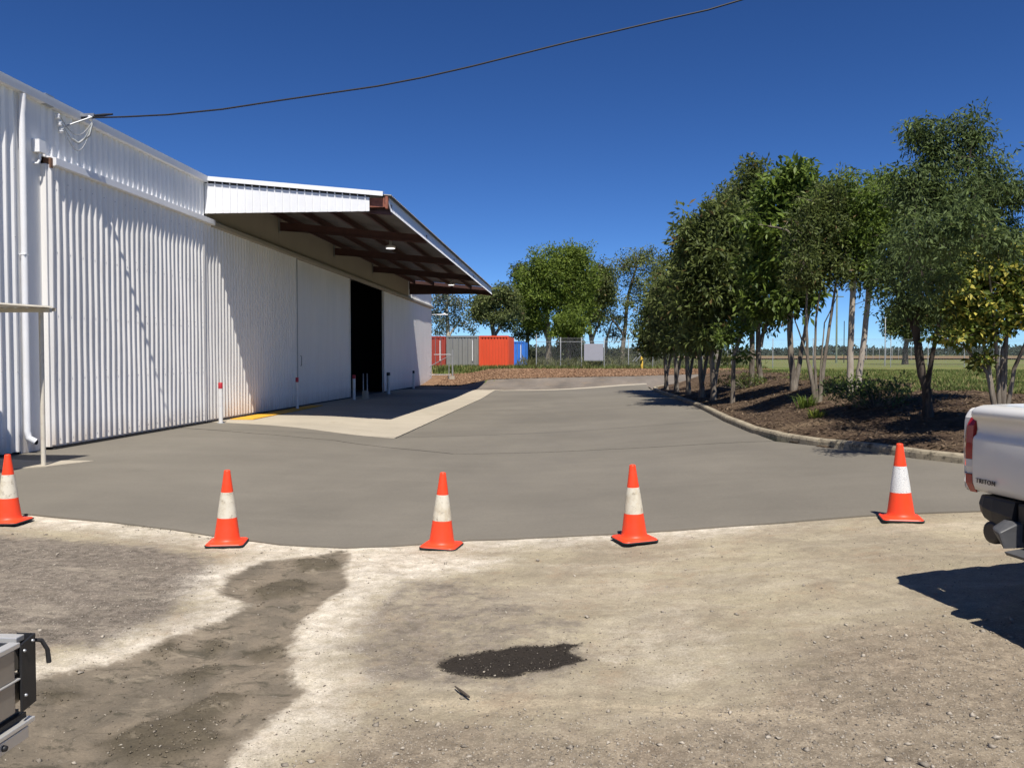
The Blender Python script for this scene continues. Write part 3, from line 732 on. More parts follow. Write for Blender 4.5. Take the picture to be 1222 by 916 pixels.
# outer fascia: ribbed strip
mb = MB(); n = int((Y_CAN1-Y_CAN0-.1)/.2); pr = []
for i in range(n):
    a = Y_CAN0+.12+i*.2; pr += [(a, 0), (a+.12, 0), (a+.128, .010), (a+.15, .010), (a+.158, 0)]
pr.append((Y_CAN1, 0))
mb.loft([[(XO+.03+d, y, 5.68) for y, d in pr], [(XO-.055+d, y, 6.07) for y, d in pr]], closed=False, caps=False)
mb.add([(XO+.02, Y_CAN0+.12, 5.68), (XO+.02, Y_CAN1, 5.68), (XO-.066, Y_CAN1, 6.07), (XO-.066, Y_CAN0+.12, 6.07)], [(0, 1, 2, 3)])
sub('fascia', mb, M['fascia'], can)
mb = MB(); mb.box((XO-.11, Y_CAN0+.1, 6.074), (XO-.03, Y_CAN1+.02, 6.088)); sub('fascia_cap', mb, M['galvdull'], can)
lampm = bpy.data.materials.new('lit_lamp_lens'); lampm.use_nodes = True; b_ = lampm.node_tree.nodes['Principled BSDF']
b_.inputs['Emission Color'].default_value = (1, .98, .95, 1); b_.inputs['Emission Strength'].default_value = 1.4; b_.inputs['Base Color'].default_value = (.8, .8, .8, 1)
for (px, py) in ((466, 297), (538.5, 340.5)):
    q = on_z(px, py, 5.84)
    mb = MB().lathe([(.0, 0), (.17, 0), (.19, .02), (.19, .08), (.06, .14), (.05, .30), (.02, .30)], 16, (q.x, q.y, 5.86)); l = sub('canopy_lamp', mb, M['fascia'], can)
    sub('lens', MB().lathe([(.0, 0), (.165, 0), (.165, .006)], 16, (q.x, q.y, 5.852)), lampm, can)
# small fittings on the wall
q = on_x(41, 176, W)
mb = MB().box((W+.02, q.y-.09, q.z-.10), (W+.16, q.y+.09, q.z+.13)); mb.tube([(W+.10, q.y+.01, q.z-.10), (W+.10, q.y+.01, q.z-.22), (W+.08, q.y-.03, q.z-.30), (W+.03, q.y-.07, q.z-.31)], .022, 8)
part('junction_box', mb, M['fascia'])
q = on_x(494, 376, W)
mb = MB(); mb.tube([(W, Y_END-.4, 4.9), (W+.9, Y_END-.4, 4.95)], .02, 6); mb.lathe([(.0, 0), (.09, 0), (.11, .05), (.05, .12)], 10, (W+1.0, Y_END-.4, 4.9)); mb.box((W+.5, Y_END-.48, 4.88), (W+1.25, Y_END-.32, 4.95)); part('arm_light', mb, M['fascia'])
# service bracket, insulators and cable loops
q = on_x(84, 143, W); qy, qz = q.y, q.z
mb = MB(); mb.box((W+.035, qy-.95, qz+.10), (W+.075, qy+.35, qz+.20)); mb.box((W+.035, qy-.95, qz+.02), (W+.13, qy-.70, qz+.22)); mb.box((W+.07, qy+.1, qz+.09), (W+.42, qy+.16, qz+.15)); mb.tube([(W+.06, qy-.25, qz-.20), (W+.38, qy+.12, qz+.08)], .02, 6)
sb = part('service_bracket', mb, M['galv'])
mb = MB()
for k, (a, b2, z) in enumerate(((.33, .13, qz+.06), (.10, -.55, qz-.10), (.10, -.50, qz-.22), (.10, -.45, qz-.33))):
    mb = MB().lathe([(.0, -.05), (.035, -.05), (.05, -.02), (.03, 0), (.05, .02), (.035, .05), (.0, .05)], 10, (W+a, qy+b2, z)); sub('insulator', mb, M['porcelain'], sb)
mb = MB()
for k in range(3):
    a = Vector((W+.12, qy-.5+.05*k, qz-.10-.11*k)); b2 = Vector((W+.38, qy+.12, qz-.02-.03*k))
    pts_ = [a.lerp(b2, t)+Vector((0, 0, -.30*math.sin(math.pi*t)*(1+.25*k))) for t in np.linspace(0, 1, 12)]
    mb.tube(pts_, .009, 6)
mb.tube([(W+.38, qy+.12, qz-.05), (W+.36, qy+.05, qz-.30), (W+.2, qy-.06, qz-.48), (W+.1, qy-.12, qz-.40)], .022, 8)
sub('cable_loop', mb, M['galvdull'], sb)
part('splice_sleeve', MB().tube([(W+.42, qy+.13, qz+.11), (W+.62, qy+.13, qz+.12), (W+.80, qy+.13, qz+.13)], [.024, .03, .018], 8), M['cable'])

# overhead line
pts_ = []
for px, py in ((97, 141), (150, 139.5), (200, 137), (265, 130.5), (330, 120.5), (395, 111), (450, 103), (505, 92.5), (560, 80), (620, 65), (680, 50), (740, 36), (800, 22), (845, 12), (885, 0), (960, -24), (1060, -60)):
    pts_.append(on_y(px, py, qy+.13))
mb = MB(); mb.tube(pts_, .017, 6)
for i, p in enumerate(pts_[:-1]):
    pass
tag(mb.build('overhead_cable', M['cable']), 'thin black overhead power cable sagging from the shed gutter across the sky', 'cable')

# yellow painted ramp plate at the foot of the second door
mb = MB(); z = .045
P4 = [(-9.72, 22.6), (-9.05, 22.6), (-9.25, 29.8), (-9.72, 29.8)]
mb.extrude(P4, .018, .038, 'z'); tag(mb.build('floor_plate', M['yellow'], bevel=.004), 'bright yellow painted steel floor plate at the foot of the ribbed door', 'floor plate')

# bollards
def bollard(name, x, y, h, r, capm, label, flange=False, cap=.16):
    e = empty('bollard', (x, y, tz(x, y)+.015), label=label, cat='bollard', group='bollards guarding the shed doors')
    MB().lathe([(r, 0), (r, h-cap)], 20).build('post', M['bol_w'], e)
    MB().lathe([(r*1.06, h-cap), (r*1.06, h-.012), (r*.9, h), (0, h+.004)], 20).build('cap', capm, e)
    MB().lathe([(r*1.9, 0), (r*1.9, .012), (r*1.1, .016)], 20).build('base_plate', M['galvdull'], e)
    return e
def bat(px, py): q = gp(px, py); return q.x, q.y
def at(px, py, x):
    q = on_x(px, py, x); return q
for px, top, bot, x, r, cm, lb in ((263, 456, 501.5, -9.45, .055, 'bol_r', 'sunlit white bollard with red cap beside the yellow floor plate'),
                                (354.5, 450, 487, -9.5, .05, 'bol_r', 'shaded white bollard with red cap at the gap between two closed doors'),
                                (422.5, 447, 477.5, -9.3, .06, 'bol_r', 'red capped bollard at the left edge of the dark doorway'),
                                (463.5, 444, 471, -9.2, .085, 'bol_k', 'thicker bollard with black cap at the right edge of the dark doorway'),
                                (493.5, 442, 465, -9.4, .06, 'bol_k', 'black capped bollard farthest along the shed wall')):
    t = on_x(px, top, x)
    h = t.z-.02
    bollard('b', x, t.y, max(.9, min(1.25, h)), r, M[cm], lb)
# sign stand: two uprights in a bucket base in the doorway
q = on_x(436, 476, -9.0)
e = empty('twin_post_stand', (q.x, q.y, .02), label='pair of thin galvanised uprights standing in a pale concrete base at the doorway', cat='stand')
MB().lathe([(.20, 0), (.20, .05), (.15, .06), (.13, .36), (0, .37)], 18).build('base', M['apron'], e)
for s in (-.07, .07): MB().lathe([(.022, .36), (.022, 1.12), (0, 1.12)], 10, (s, s*1.0, 0)).build('upright', M['galv'], e)

# lean-to awning at the left, edge on
q = gp(52, 557)
aw = empty('awning', (q.x, q.y, tz(q.x, q.y)), label='small flat corrugated awning on a thin cream post at the left end of the shed', cat='awning')
def apart(name, mb, m): mb.v = [(a-q.x, b2-q.y, c-tz(q.x, q.y)) for a, b2, c in mb.v]; return mb.build(name, m, aw)
zt = on_y(52, 371, q.y).z; xr = on_y(62, 372, q.y).x; 
mb = MB(); mb.tube([(q.x, q.y, tz(q.x, q.y)+.0), (q.x, q.y, zt-.02)], .036, 12); apart('post', mb, M['post'])
y0, y1 = q.y-3.2, q.y+.12; prof = []
n = int((xr-W-.03)/.19)
for i in range(n):
    a = xr-.10-i*.19; prof += [(a+.04, 0), (a+.02, .03), (a-.02, .03), (a-.04, 0)]
prof = [(xr, 0)]+prof
mb = MB(); mb.loft([[(x_, y0, zt-.02+d) for x_, d in prof], [(x_, y1, zt+.055+d) for x_, d in prof]], closed=False, caps=False); apart('roof_sheet', mb, M['post'])
mb = MB(); mb.box((W+.05, q.y-.03, zt-.02), (xr-.02, q.y+.03, zt+.045)); mb.box((W+.05, q.y+.085, zt+.0), (xr, q.y+.115, zt+.05)); apart('edge_beam', mb, M['post'])
sheet('pale_step_slab', [(q.x+.45, q.y+.65), (q.x+.12, q.y-.12), (q.x-.5, q.y-.55), (q.x-1.4, q.y-1.5), (W, q.y-1.6), (W, q.y+.9), (W+.8, q.y+.62)], .25, .028, M['apron'], kind='structure')

# ================================================================== TRAFFIC CONES
g = NG('orange_cone_plastic', True)
c = g.mix(g.rng(g.noise(7, 6, .7), .45, .75, 0, .5), (.93, .062, .014), (.62, .085, .04)); c = g.mix(g.rng(g.noise(16, 8, .8), .62, .72, 0, .5), c, (.30, .12, .07))
M['orange'] = g.done(c, .45, g.bump(g.noise(60, 4), .08, .003), .45)
g = NG('white_reflective_sleeve', True)
c = g.mix(g.rng(g.noise(6, 8, .75), .46, .66, 0, .6), (.66, .61, .49), (.40, .31, .18)); c = g.mix(g.rng(g.noise(18, 8, .75), .56, .68, 0, .8), c, (.22, .17, .11))
M['sleeve'] = g.done(c, .35, None, .5)
g = NG('clean_reflective_sleeve')
c = g.mix(g.rng(g.voro(70, 0, 'DISTANCE_TO_EDGE'), .0, .12), (.42, .42, .43), (.78, .78, .76))
M['sleeve_new'] = g.done(c, .3, None, .6)
H = .725
def make_cone():
    e = empty('traffic_cone')
    def rr(h, z, r=.05, n=5):
        out = []
        for cx_, cy_, a0 in ((h-r, h-r, 0), (-h+r, h-r, 90), (-h+r, -h+r, 180), (h-r, -h+r, 270)):
            for k in range(n): a = math.radians(a0+90*k/(n-1)); out.append((cx_+r*math.cos(a), cy_+r*math.sin(a), z))
        return out
    MB().loft([rr(.172, 0), rr(.184, .004), rr(.184, .014), rr(.178, .018)]).build('base', M['rubber'], e, bevel=.003)
    MB().loft([rr(.178, .0185), rr(.172, .026), rr(.15, .0285, .09)]).build('flange', M['orange'], e)
    mb = MB()
    prof = [(.160, .029), (.156, .033), (.146, .037), (.134, .041), (.124, .052), (.118, .075)]
    top = (.030, H-.012); def_r = lambda z: .118+(top[0]-.118)*(z-.075)/(H-.012-.075)
    prof += [(def_r(z), z) for z in (.12, .18, .25, .262)]
    mb.lathe(prof+[(def_r(z)-.002, z) for z in (.27, .38, .50)]+[(def_r(z), z) for z in (.51, .53, .60, .66, .70)]+[(.031, H-.02), (.030, H-.008), (.026, H-.002), (.020, H), (.017, H-.03)], 40)
    mb.build('body', M['orange'], e, fix=True)
    zs = np.linspace(.262, .51, 6)
    MB().lathe([(def_r(z)+(.0022 if 0 < i < 5 else .0006), z) for i, z in enumerate(zs)], 40).build('reflective_sleeve', M['sleeve'], e)
    return e
cone0 = make_cone()
CONES = [((10.5, 623), 3, 0, 'traffic cone at the left edge beside the awning post, its white band stained beige', .2, 0),
         ((271, 649), 12, 1, 'second cone from the left, beside the wet cement strip, with a scuffed white band', -.25, 1),
         ((527, 652.5), -8, 2, 'middle cone of the five, directly beyond the black oil patch', .1, 2),
         ((757, 644.5), 20, -3, 'fourth cone from the left, tilted slightly, with flaking yellowish band', -.15, 3),
         ((1075, 620), -12, -2.5, 'traffic cone nearest the white pickup, with a clean honeycomb reflective band', .1, 4)]
for i, (p, rz, tilt, lb, ox, k) in enumerate(CONES):
    c_ = cone0 if i == 0 else copy_tree(cone0)
    q = gp(*p); c_.location = (q.x, q.y, q.z+(.006 if i not in (0,) else .004)); c_.rotation_euler = (0, math.radians(tilt*.6), math.radians(rz))
    tag(c_, lb, 'traffic cone', 'orange traffic cones across the slab edge')
    if i == 4:
        for ch in c_.children:
            if ch.name.startswith('reflective_sleeve'): ch.data = ch.data.copy(); ch.data.materials[0] = M['sleeve_new']
cone_objs = [o for o in COL.objects if o.name.startswith('traffic_cone')]

# ================================================================== PICKUP
M['silver'] = mat('pearl_white_car_paint', (.68, .66, .62), .42, metal=.0, var=.02, coat=.25, dirt=(.45, .40, .33), damt=.12, dscale=3)
M['cglass'] = mat('tinted_car_glass', (.015, .017, .018), .06, var=.02, spec=.8)
M['redlens'] = mat('red_lamp_lens', (.28, .012, .012), .15, var=.1, coat=.8)
M['clearlens'] = mat('clear_lamp_lens', (.55, .53, .52), .15, var=.05, coat=.8)
M['plastic'] = mat('black_bumper_plastic', (.013, .013, .014), .5, var=.2, vscale=6, bump=.1, bscale=200, dirt=(.12, .10, .08), damt=.25)
M['greyplastic'] = mat('grey_bumper_plastic', (.075, .075, .078), .5, var=.15, vscale=6, dirt=(.18, .15, .12), damt=.3)
M['alloy'] = mat('alloy_wheel', (.45, .45, .46), .35, metal=.8)
M['badge'] = mat('dark_chrome_badge', (.05, .05, .055), .35, metal=.2)
HA = math.radians(12)
SC = 1.11
_c = on_y(1160, 483, 5.3)
OX, OY = _c.x+.03+.74*SC*math.sin(HA), _c.y-.74*SC*math.cos(HA)
ute = empty('pickup_truck', (OX, OY, tz(OX, OY)+.035), HA, label='white pickup truck with covered tray, only its rear corner in view', cat='pickup truck')
# local: x forward, y left (far side), z up
def arc(cx_, cz, r, a0, a1, n=12): return [(cx_+r*math.cos(math.radians(a0+(a1-a0)*k/n)), cz+r*math.sin(math.radians(a0+(a1-a0)*k/n))) for k in range(n+1)]
side = [(.03, .82), (.02, 1.0), (.03, 1.22), (.06, 1.275), (1.62, 1.28)]
low = [(1.62, .45), (1.58, .52)]+arc(1.12, .56, .45, 8, 172)+[(.62, .56), (.36, .74), (.30, .795), (.04, .80)]
mb = MB()
def tub_ring(y, ins): return [(x, y, z-ins*.6 if z > 1.2 else z) for x, z in side+low]
mb.loft([tub_ring(-.86, .05), tub_ring(-.89, 0), tub_ring(-.80, 0)]); mb.loft([tub_ring(.80, 0), tub_ring(.89, 0), tub_ring(.86, .05)])
mb.box((.35, -.80, .58), (1.60, .80, .62)); mb.box((1.56, -.80, .55), (1.60, .80, 1.25))
tub = mb.build('tray', M['silver'], ute, bevel=.02)
cabp = [(1.66, .42), (1.66, 1.22), (3.95, 1.20), (4.3, 1.12), (5.05, 1.0), (5.22, .86), (5.25, .55), (5.15, .38), (4.72, .45)]+arc(4.27, .56, .43, 0, 180)+[(3.75, .36), (1.75, .36)]
mb = MB(); mb.loft([[(x, y, z) for x, z in cabp] for y in (-.87, -.89, .89, .87)])
cab = mb.build('cab_body', M['silver'], ute, bevel=.03)
mb = MB(); mb.loft([[(1.68, -.84, 1.21), (1.68, .84, 1.21), (4.05, .84, 1.19), (4.05, -.84, 1.19)], [(1.84, -.66, 1.70), (1.84, .66, 1.70), (3.30, .66, 1.73), (3.30, -.66, 1.73)], [(1.95, -.58, 1.75), (1.95, .58, 1.75), (3.2, .58, 1.78), (3.2, -.58, 1.78)]])
mb.build('cab_roof', M['silver'], ute, bevel=.02)
for s in (-1, 1):
    for a, b_, c_, d in ((1.86, 2.62, 1.93, 2.60), (2.70, 3.80, 2.70, 3.30)):
        MB().add([(a, s*.835, 1.25), (b_, s*.835, 1.25), (d, s*.687, 1.65), (c_, s*.687, 1.65)], [(0, 1, 2, 3)]).build('side_window', M['cglass'], ute)
    MB().box((1.70, s*.892-.003, .50), (2.62, s*.892+.003, 1.17)).build('door', M['silver'], ute, bevel=.003)
    MB().box((2.66, s*.892-.003, .50), (3.70, s*.892+.003, 1.17)).build('door', M['silver'], ute, bevel=.003)
    MB().box((3.55, s*.92, 1.12), (3.72, s*1.10, 1.32)).build('mirror', M['plastic'], ute, bevel=.03)
    MB().box((5.0, s*.55-.18, .74), (5.245, s*.55+.18, .92)).build('headlight', M['clearlens'], ute, bevel=.02)
MB().add([(4.0, -.76, 1.215), (4.0, .76, 1.215), (3.36, .60, 1.70), (3.36, -.60, 1.70)], [(0, 1, 2, 3)]).build('windscreen', M['cglass'], ute)
MB().add([(1.70, -.70, 1.25), (1.70, .70, 1.25), (1.82, .60, 1.66), (1.82, -.60, 1.66)], [(0, 3, 2, 1)]).build('rear_window', M['cglass'], ute)
for wx in (1.12, 4.27):
    for s in (-1, 1):
        cy_ = s*.76
        w = MB().lathe([(.24, -.11), (.34, -.12), (.375, -.09), (.38, 0), (.375, .09), (.34, .12), (.24, .11)], 32, (wx, cy_, .56), axis='y').build('wheel', M['rubber'], ute)
        mb = MB().lathe([(0, -.125), (.05, -.13), (.07, -.118), (.19, -.116), (.22, -.128), (.245, -.122), (.245, .122), (.22, .128), (.19, .116), (.07, .118), (.05, .13), (0, .125)], 24, (wx, cy_, .56), axis='y'); mb.build('rim', M['alloy'], w)
mb = MB().box((.55, -.45, .42), (4.8, -.35, .56)); mb.box((.2, .35, .42), (4.8, .45, .56)); mb.box((.2, -.40, .46), (.32, .40, .54)); mb.tube([(1.12, -.75, .56), (1.12, .75, .56)], .06, 8); mb.build('chassis', M['plastic'], ute)
# tailgate, rounded cap above a shallow recess
tg = [(.10, 1.300), (.03, 1.298), (-.012, 1.288), (-.034, 1.268), (-.038, 1.245), (-.028, 1.228), (-.004, 1.218), (.002, 1.16), (-.004, 1.132), (-.020, 1.120), (-.026, 1.10), (-.028, .95), (-.022, .86), (-.006, .822), (.02, .812), (.06, .812), (.06, 1.29)]
def gate(y): return [(x, y, z) for x, z in tg]
def gatei(y, k): return [(x+k*.02, y, z-(k*.012 if z > 1.2 else 0)) for x, z in tg]
mb = MB(); mb.loft([gatei(-.755, 1.4), gatei(-.745, .35), gate(-.725), gate(.725), gatei(.745, .35), gatei(.755, 1.4)], smooth=True)
tgo = mb.build('tailgate', M['silver'], ute)
for p_ in tgo.data.polygons: p_.use_smooth = len(p_.vertices) == 4
MB().box((-.046, -.11, 1.135), (-.0, .11, 1.205)).build('handle', M['silver'], tgo, bevel=.012)
fc = bpy.data.curves.new('badge', 'FONT'); fc.body = 'TRITON'; fc.size = .036; fc.extrude = .002; fc.space_character = 1.2
fo = bpy.data.objects.new('t', fc); COL.objects.link(fo); bpy.context.view_layer.update()
me = bpy.data.meshes.new_from_object(fo); COL.objects.unlink(fo); bpy.data.objects.remove(fo)
me.transform(Matrix(((0, 0, -1, -.0305), (-1, 0, 0, .700), (0, 1, 0, .868), (0, 0, 0, 1)))); me.materials.clear(); me.materials.append(M['badge'])
bo_ = bpy.data.objects.new('badge_lettering', me); COL.objects.link(bo_); bo_.parent = tgo
# hard lid on the tray
mb = MB(); mb.loft([[(.105, -.78, 1.270), (.105, .78, 1.270), (1.60, .84, 1.290), (1.60, -.84, 1.290)], [(.115, -.77, 1.298), (.115, .77, 1.298), (1.58, .82, 1.32), (1.58, -.82, 1.32)]])
mb.build('tray_lid', M['silver'], ute, bevel=.012)
for s in (-1, 1):
    mb = MB()
    def lr(z, a, b_): return [(-.006+a, s*.765, z), (-.012+a, s*.81, z), (.02+a, s*.862+s*b_, z), (.10, s*.896+s*b_, z), (.12, s*.86, z), (.03, s*.765, z)]
    zz = [(1.225, .03, -.012), (1.18, .006, 0), (1.08, 0, .004), (.99, 0, .004)]
    mb.loft([lr(*q_) for q_ in zz]); lamp = mb.build('tail_light', M['redlens'], ute)
    for (za, zb, m_) in ((.99, .905, 'clearlens'), (.905, .80, 'redlens')):
        mb = MB(); mb.loft([lr(za-.002, 0, .004), lr((za+zb)/2, .002, .002), lr(zb, .012+(.02 if zb < .85 else 0), -.004-(.02 if zb < .85 else 0))]); mb.build('lens_segment', M[m_], lamp)
# rear bumper: wrap-round corners, side brackets, recessed middle, step
for s in (-1, 1):
    def br(y, u0, z0, z1): return [(u0, s*y, z0), (u0-.012, s*y, (z0+z1)/2), (u0+.005, s*y, z1), (.28, s*y, z1), (.30, s*y, z0)]
    mb = MB(); mb.loft([br(.41, -.03, .64, .805), br(.56, -.035, .66, .805), br(.64, -.025, .68, .805), br(.70, -.0, .705, .80), br(.74, .06, .73, .79)])
    mb.build('bumper_corner', M['plastic'], ute, bevel=.01)
    mb = MB(); mb.loft([[(-.04, s*.47, .705), (-.065, s*.42, .71), (-.05, s*.36, .70), (.02, s*.36, .70), (.02, s*.47, .705)], [(-.10, s*.485, .66), (-.14, s*.43, .665), (-.15, s*.37, .655), (.0, s*.36, .66), (.0, s*.49, .66)], [(-.06, s*.44, .585), (-.10, s*.40, .58), (-.125, s*.365, .575), (.0, s*.36, .575), (.0, s*.45, .585)]])
    mb.build('step_bracket', M['greyplastic'], ute, bevel=.012)
mb = MB(); mb.box((-.02, -.40, .60), (.10, .40, .80)); mb.build('bumper_middle', M['plastic'], ute, bevel=.01)
mb = MB(); mb.loft([[(-.125, -.34, .545), (-.14, -.34, .565), (-.02, -.34, .58), (-.02, -.34, .545)], [(-.125, .34, .545), (-.14, .34, .565), (-.02, .34, .58), (-.02, .34, .545)]]); mb.build('step_plate', M['greyplastic'], ute, bevel=.008)
mb = MB(); mb.lathe([(.038, -.02), (.058, -.02), (.064, 0), (.064, .10), (.038, .10)], 22, (-.02, .565, .615), axis='x'); ex = mb.build('tail_pipe', M['plastic'], ute)
MB().lathe([(0, 0), (.04, 0), (.04, .01)], 18, (-.005, .565, .615), axis='x').build('pipe_core', M['rust'], ex)

def shift_down(o):
    for c_ in o.children:
        c_.data.transform(Matrix.Translation((0, 0, -.18))); shift_down(c_)
shift_down(ute); ute.scale = (SC, SC, SC)

# ================================================================== TRAILER (corner at lower left)
M['alu'] = mat('weathered_aluminium', (.33, .30, .26), .42, metal=.55, var=.08, vscale=2, stretch=(1, .2, 4), dirt=(.22, .18, .14), damt=.35, dscale=5, bump=.03, bscale=120)
M['alu_l'] = mat('bright_aluminium_edge', (.62, .60, .56), .35, metal=.5, var=.06)
tr = empty('tray_trailer', (-2.65, 1.4, tz(-2.65, 1.4)), label='aluminium drop side trailer with a black corner bracket, only its rear corner in view', cat='trailer')
def tp(name, mb, m, par=None, **kw):
    mb.v = [(x+2.65, y-1.4, z-tz(-2.65, 1.4)) for x, y, z in mb.v]; return mb.build(name, m, par or tr, **kw)
XS, YE = -1.925, 2.76
for za, zb in ((.478, .586), (.594, .700)):
    tp('side_board', MB().box((XS-.032, .10, za), (XS, YE-.09, zb)), M['alu'], bevel=.004)
    tp('side_board', MB().box((XS-1.55, .10, za), (XS-1.518, YE-.09, zb)), M['alu'], bevel=.004)
    tp('end_board', MB().box((XS-1.50, YE-.03, za), (XS-.05, YE, zb)), M['alu'], bevel=.004)
for xa in (XS-.034, XS-1.552):
    tp('edge_trim', MB().box((xa, .10, .587), (xa+.040, YE-.07, .593)).box((xa, .10, .701), (xa+.040, YE-.07, .718)), M['alu_l'], bevel=.002)
tp('top_rail', MB().box((XS-1.50, YE-.04, .701), (XS-.03, YE+.004, .722)), M['alu_l'], bevel=.003)
tp('tray_floor', MB().box((XS-1.52, .1, .44), (XS-.033, YE-.03, .465)), mat('dark_tray_floor', (.10, .10, .095), .7))
mb = MB(); pr = [(XS+.002, YE-.072), (XS+.010, YE-.070), (XS+.010, YE+.006), (XS-.06, YE+.006), (XS-.06, YE+.002), (XS+.002, YE+.002)]
mb.loft([[(x, y, .482+(.0 if y > YE-.05 else -.010)) for x, y in pr], [(x, y, .716+(.010 if y > YE-.05 else -.008)) for x, y in pr]])
cb = tp('corner_bracket', mb, M['plastic'], bevel=.003)
for z, yy in ((.684, YE-.056), (.705, YE-.012), (.525, YE-.052)):
    mb = MB().lathe([(0, .007), (.004, .006), (.006, 0), (.006, -.004)], 10, (XS+.010, yy, z), axis='x'); tp('bolt', mb, M['galv'], cb)
tp('side_rail', MB().box((XS-.05, .10, .415), (XS+.012, YE-.005, .432)).box((XS-.05, .10, .365), (XS+.004, YE-.03, .408)), M['alu_l'], bevel=.003)
tp('chassis_beam', MB().box((XS-.07, .10, .432), (XS-.012, YE-.02, .452)).box((XS-1.3, .1, .28), (XS-1.22, YE-.1, .40)).box((XS-.35, .1, .28), (XS-.27, YE-.1, .40)).box((XS-.95, -1.2, .28), (XS-.85, .3, .36)), M['plastic'])
tp('rail_bolt', MB().lathe([(0, .010), (.009, .009), (.011, 0), (.011, -.004)], 10, (XS+.006, 2.60, .386), axis='x'), M['plastic'])
mb = MB(); mb.tube([(XS-.01, YE+.01, .70), (XS+.012, YE+.035, .69), (XS+.02, YE+.055, .65), (XS+.022, YE+.06, .60)], [.006, .008, .008, .009], 6); tp('latch_strap', mb, M['rubber'])
for xx in (XS-.12, XS-1.43):
    w = tp('wheel', MB().lathe([(.20, -.09), (.28, -.095), (.31, -.06), (.31, .06), (.28, .095), (.20, .09)], 28, (xx, .62, .31-.1), axis='x'), M['rubber'])
    tp('rim', MB().lathe([(0, -.10), (.12, -.098), (.19, -.105), (.2, -.1), (.2, .1), (.19, .105), (.12, .098), (0, .10)], 20, (xx, .62, .31-.1), axis='x'), M['alu_l'], w)

# ================================================================== CONTAINERS
def cmat(name, col, dirt): return mat(name, col, .5, var=.10, vscale=.8, dirt=dirt, damt=.5, dscale=1.2, stretch=(1, 1, .35))
def container(x0, x1, y, z0, h, ln, m, label, kind):
    w = x1-x0; e = empty('shipping_container', ((x0+x1)/2, y, z0), label=label, cat='shipping container', group='shipping containers in a row beyond the road')
    hw = w/2
    if kind == 'wall':
        n = 9; pit = (w-.2)/n; pr = []
        for i in range(n): a = -hw+.1+i*pit; pr += [(a, 0), (a+pit*.45, 0), (a+pit*.58, .05), (a+pit*.87, .05)]
        pr.append((hw-.1, 0))
        mb = MB(); mb.loft([[(a, .015+d, .14) for a, d in pr], [(a, .015+d, h-.12) for a, d in pr]], closed=False, caps=False); mb.build('end_wall', m, e, fix=False)
    else:
        for s in (-1, 1):
            n = 5; a0, a1 = (-hw+.08, -.01) if s < 0 else (.01, hw-.08); pit = (a1-a0)/n; pr = []
            for i in range(n): a = a0+i*pit; pr += [(a, .0), (a+pit*.5, .0), (a+pit*.62, .03), (a+pit*.88, .03)]
            pr.append((a1, 0))
            mb = MB(); mb.loft([[(a, .02+d, .14) for a, d in pr], [(a, .02+d, h-.12) for a, d in pr]], closed=False, caps=False); d_ = mb.build('door', m, e, fix=False)
            for f in (.35, .75):
                xx = a0+(a1-a0)*f; MB().tube([(xx, -.025, .12), (xx, -.025, h-.10)], .022, 6).build('lock_rod', M['galv'], d_)
    if kind == 'door': MB().box((hw*.62, -.06, .55), (hw*.62+.06, -.045, h-.35)).build('marking', M['fascia'], e)
    for sx in (-1, 1):
        for yy in (0, ln-.15): MB().box((sx*hw-(.1 if sx > 0 else 0), yy-.02, .0), (sx*hw+(.1 if sx < 0 else 0), yy+.15, h)).build('corner_post', m, e)
    for z in (0, h-.13):
        MB().box((-hw+.1, -.01, z), (hw-.1, .09, z+.14)).build('cross_rail', m, e)
    for sx in (-1, 1):
        n = 26; pit = (ln-.2)/n; pr = []
        for i in range(n): a = .1+i*pit; pr += [(a, 0), (a+pit*.4, 0), (a+pit*.55, .035), (a+pit*.85, .035)]
        mb = MB(); mb.loft([[(sx*(hw-.01-d), a, .05) for a, d in pr], [(sx*(hw-.01-d), a, h-.05) for a, d in pr]], closed=False, caps=False); mb.build('side_wall', m, e, fix=False)
    MB().box((-hw+.01, .05, h-.03), (hw-.01, ln-.05, h-.005)).build('roof', m, e)
    MB().box((-hw+.05, ln-.10, .05), (hw-.05, ln-.06, h-.05)).build('back_wall', m, e)
    return e
M['c_red'] = cmat('dull_red_container_paint', (.36, .055, .04), (.22, .07, .05))
M['c_grey'] = cmat('grey_container_paint', (.235, .235, .225), (.15, .14, .13))
M['c_orange'] = cmat('orange_red_container_paint', (.70, .085, .03), (.50, .08, .04))
M['c_blue'] = cmat('blue_container_paint', (.04, .19, .68), (.02, .04, .14))
def fx(px, Y): return on_y(px, 430, Y).x
container(fx(532, 66)-2.46, fx(531.5, 66), 66, tz(-11, 66), 2.56, 6, M['c_red'], 'dull red shipping container partly hidden behind the corner of the shed', 'door')
container(fx(532.5, 66), fx(571, 66)-.03, 66.1, tz(-9, 66), 2.60, 6, M['c_grey'], 'grey shipping container between the dull red one and the orange one', 'door')
container(fx(571.5, 64), fx(607, 64), 64, tz(-6, 64)-.05, 2.60, 6, M['c_orange'], 'bright orange shipping container with bold vertical corrugations', 'wall')
container(fx(600, 82), fx(626, 82), 82, tz(-6, 82)-.12, 2.50, 6, M['c_blue'], 'small blue shipping container standing farther back beside the orange one', 'door')

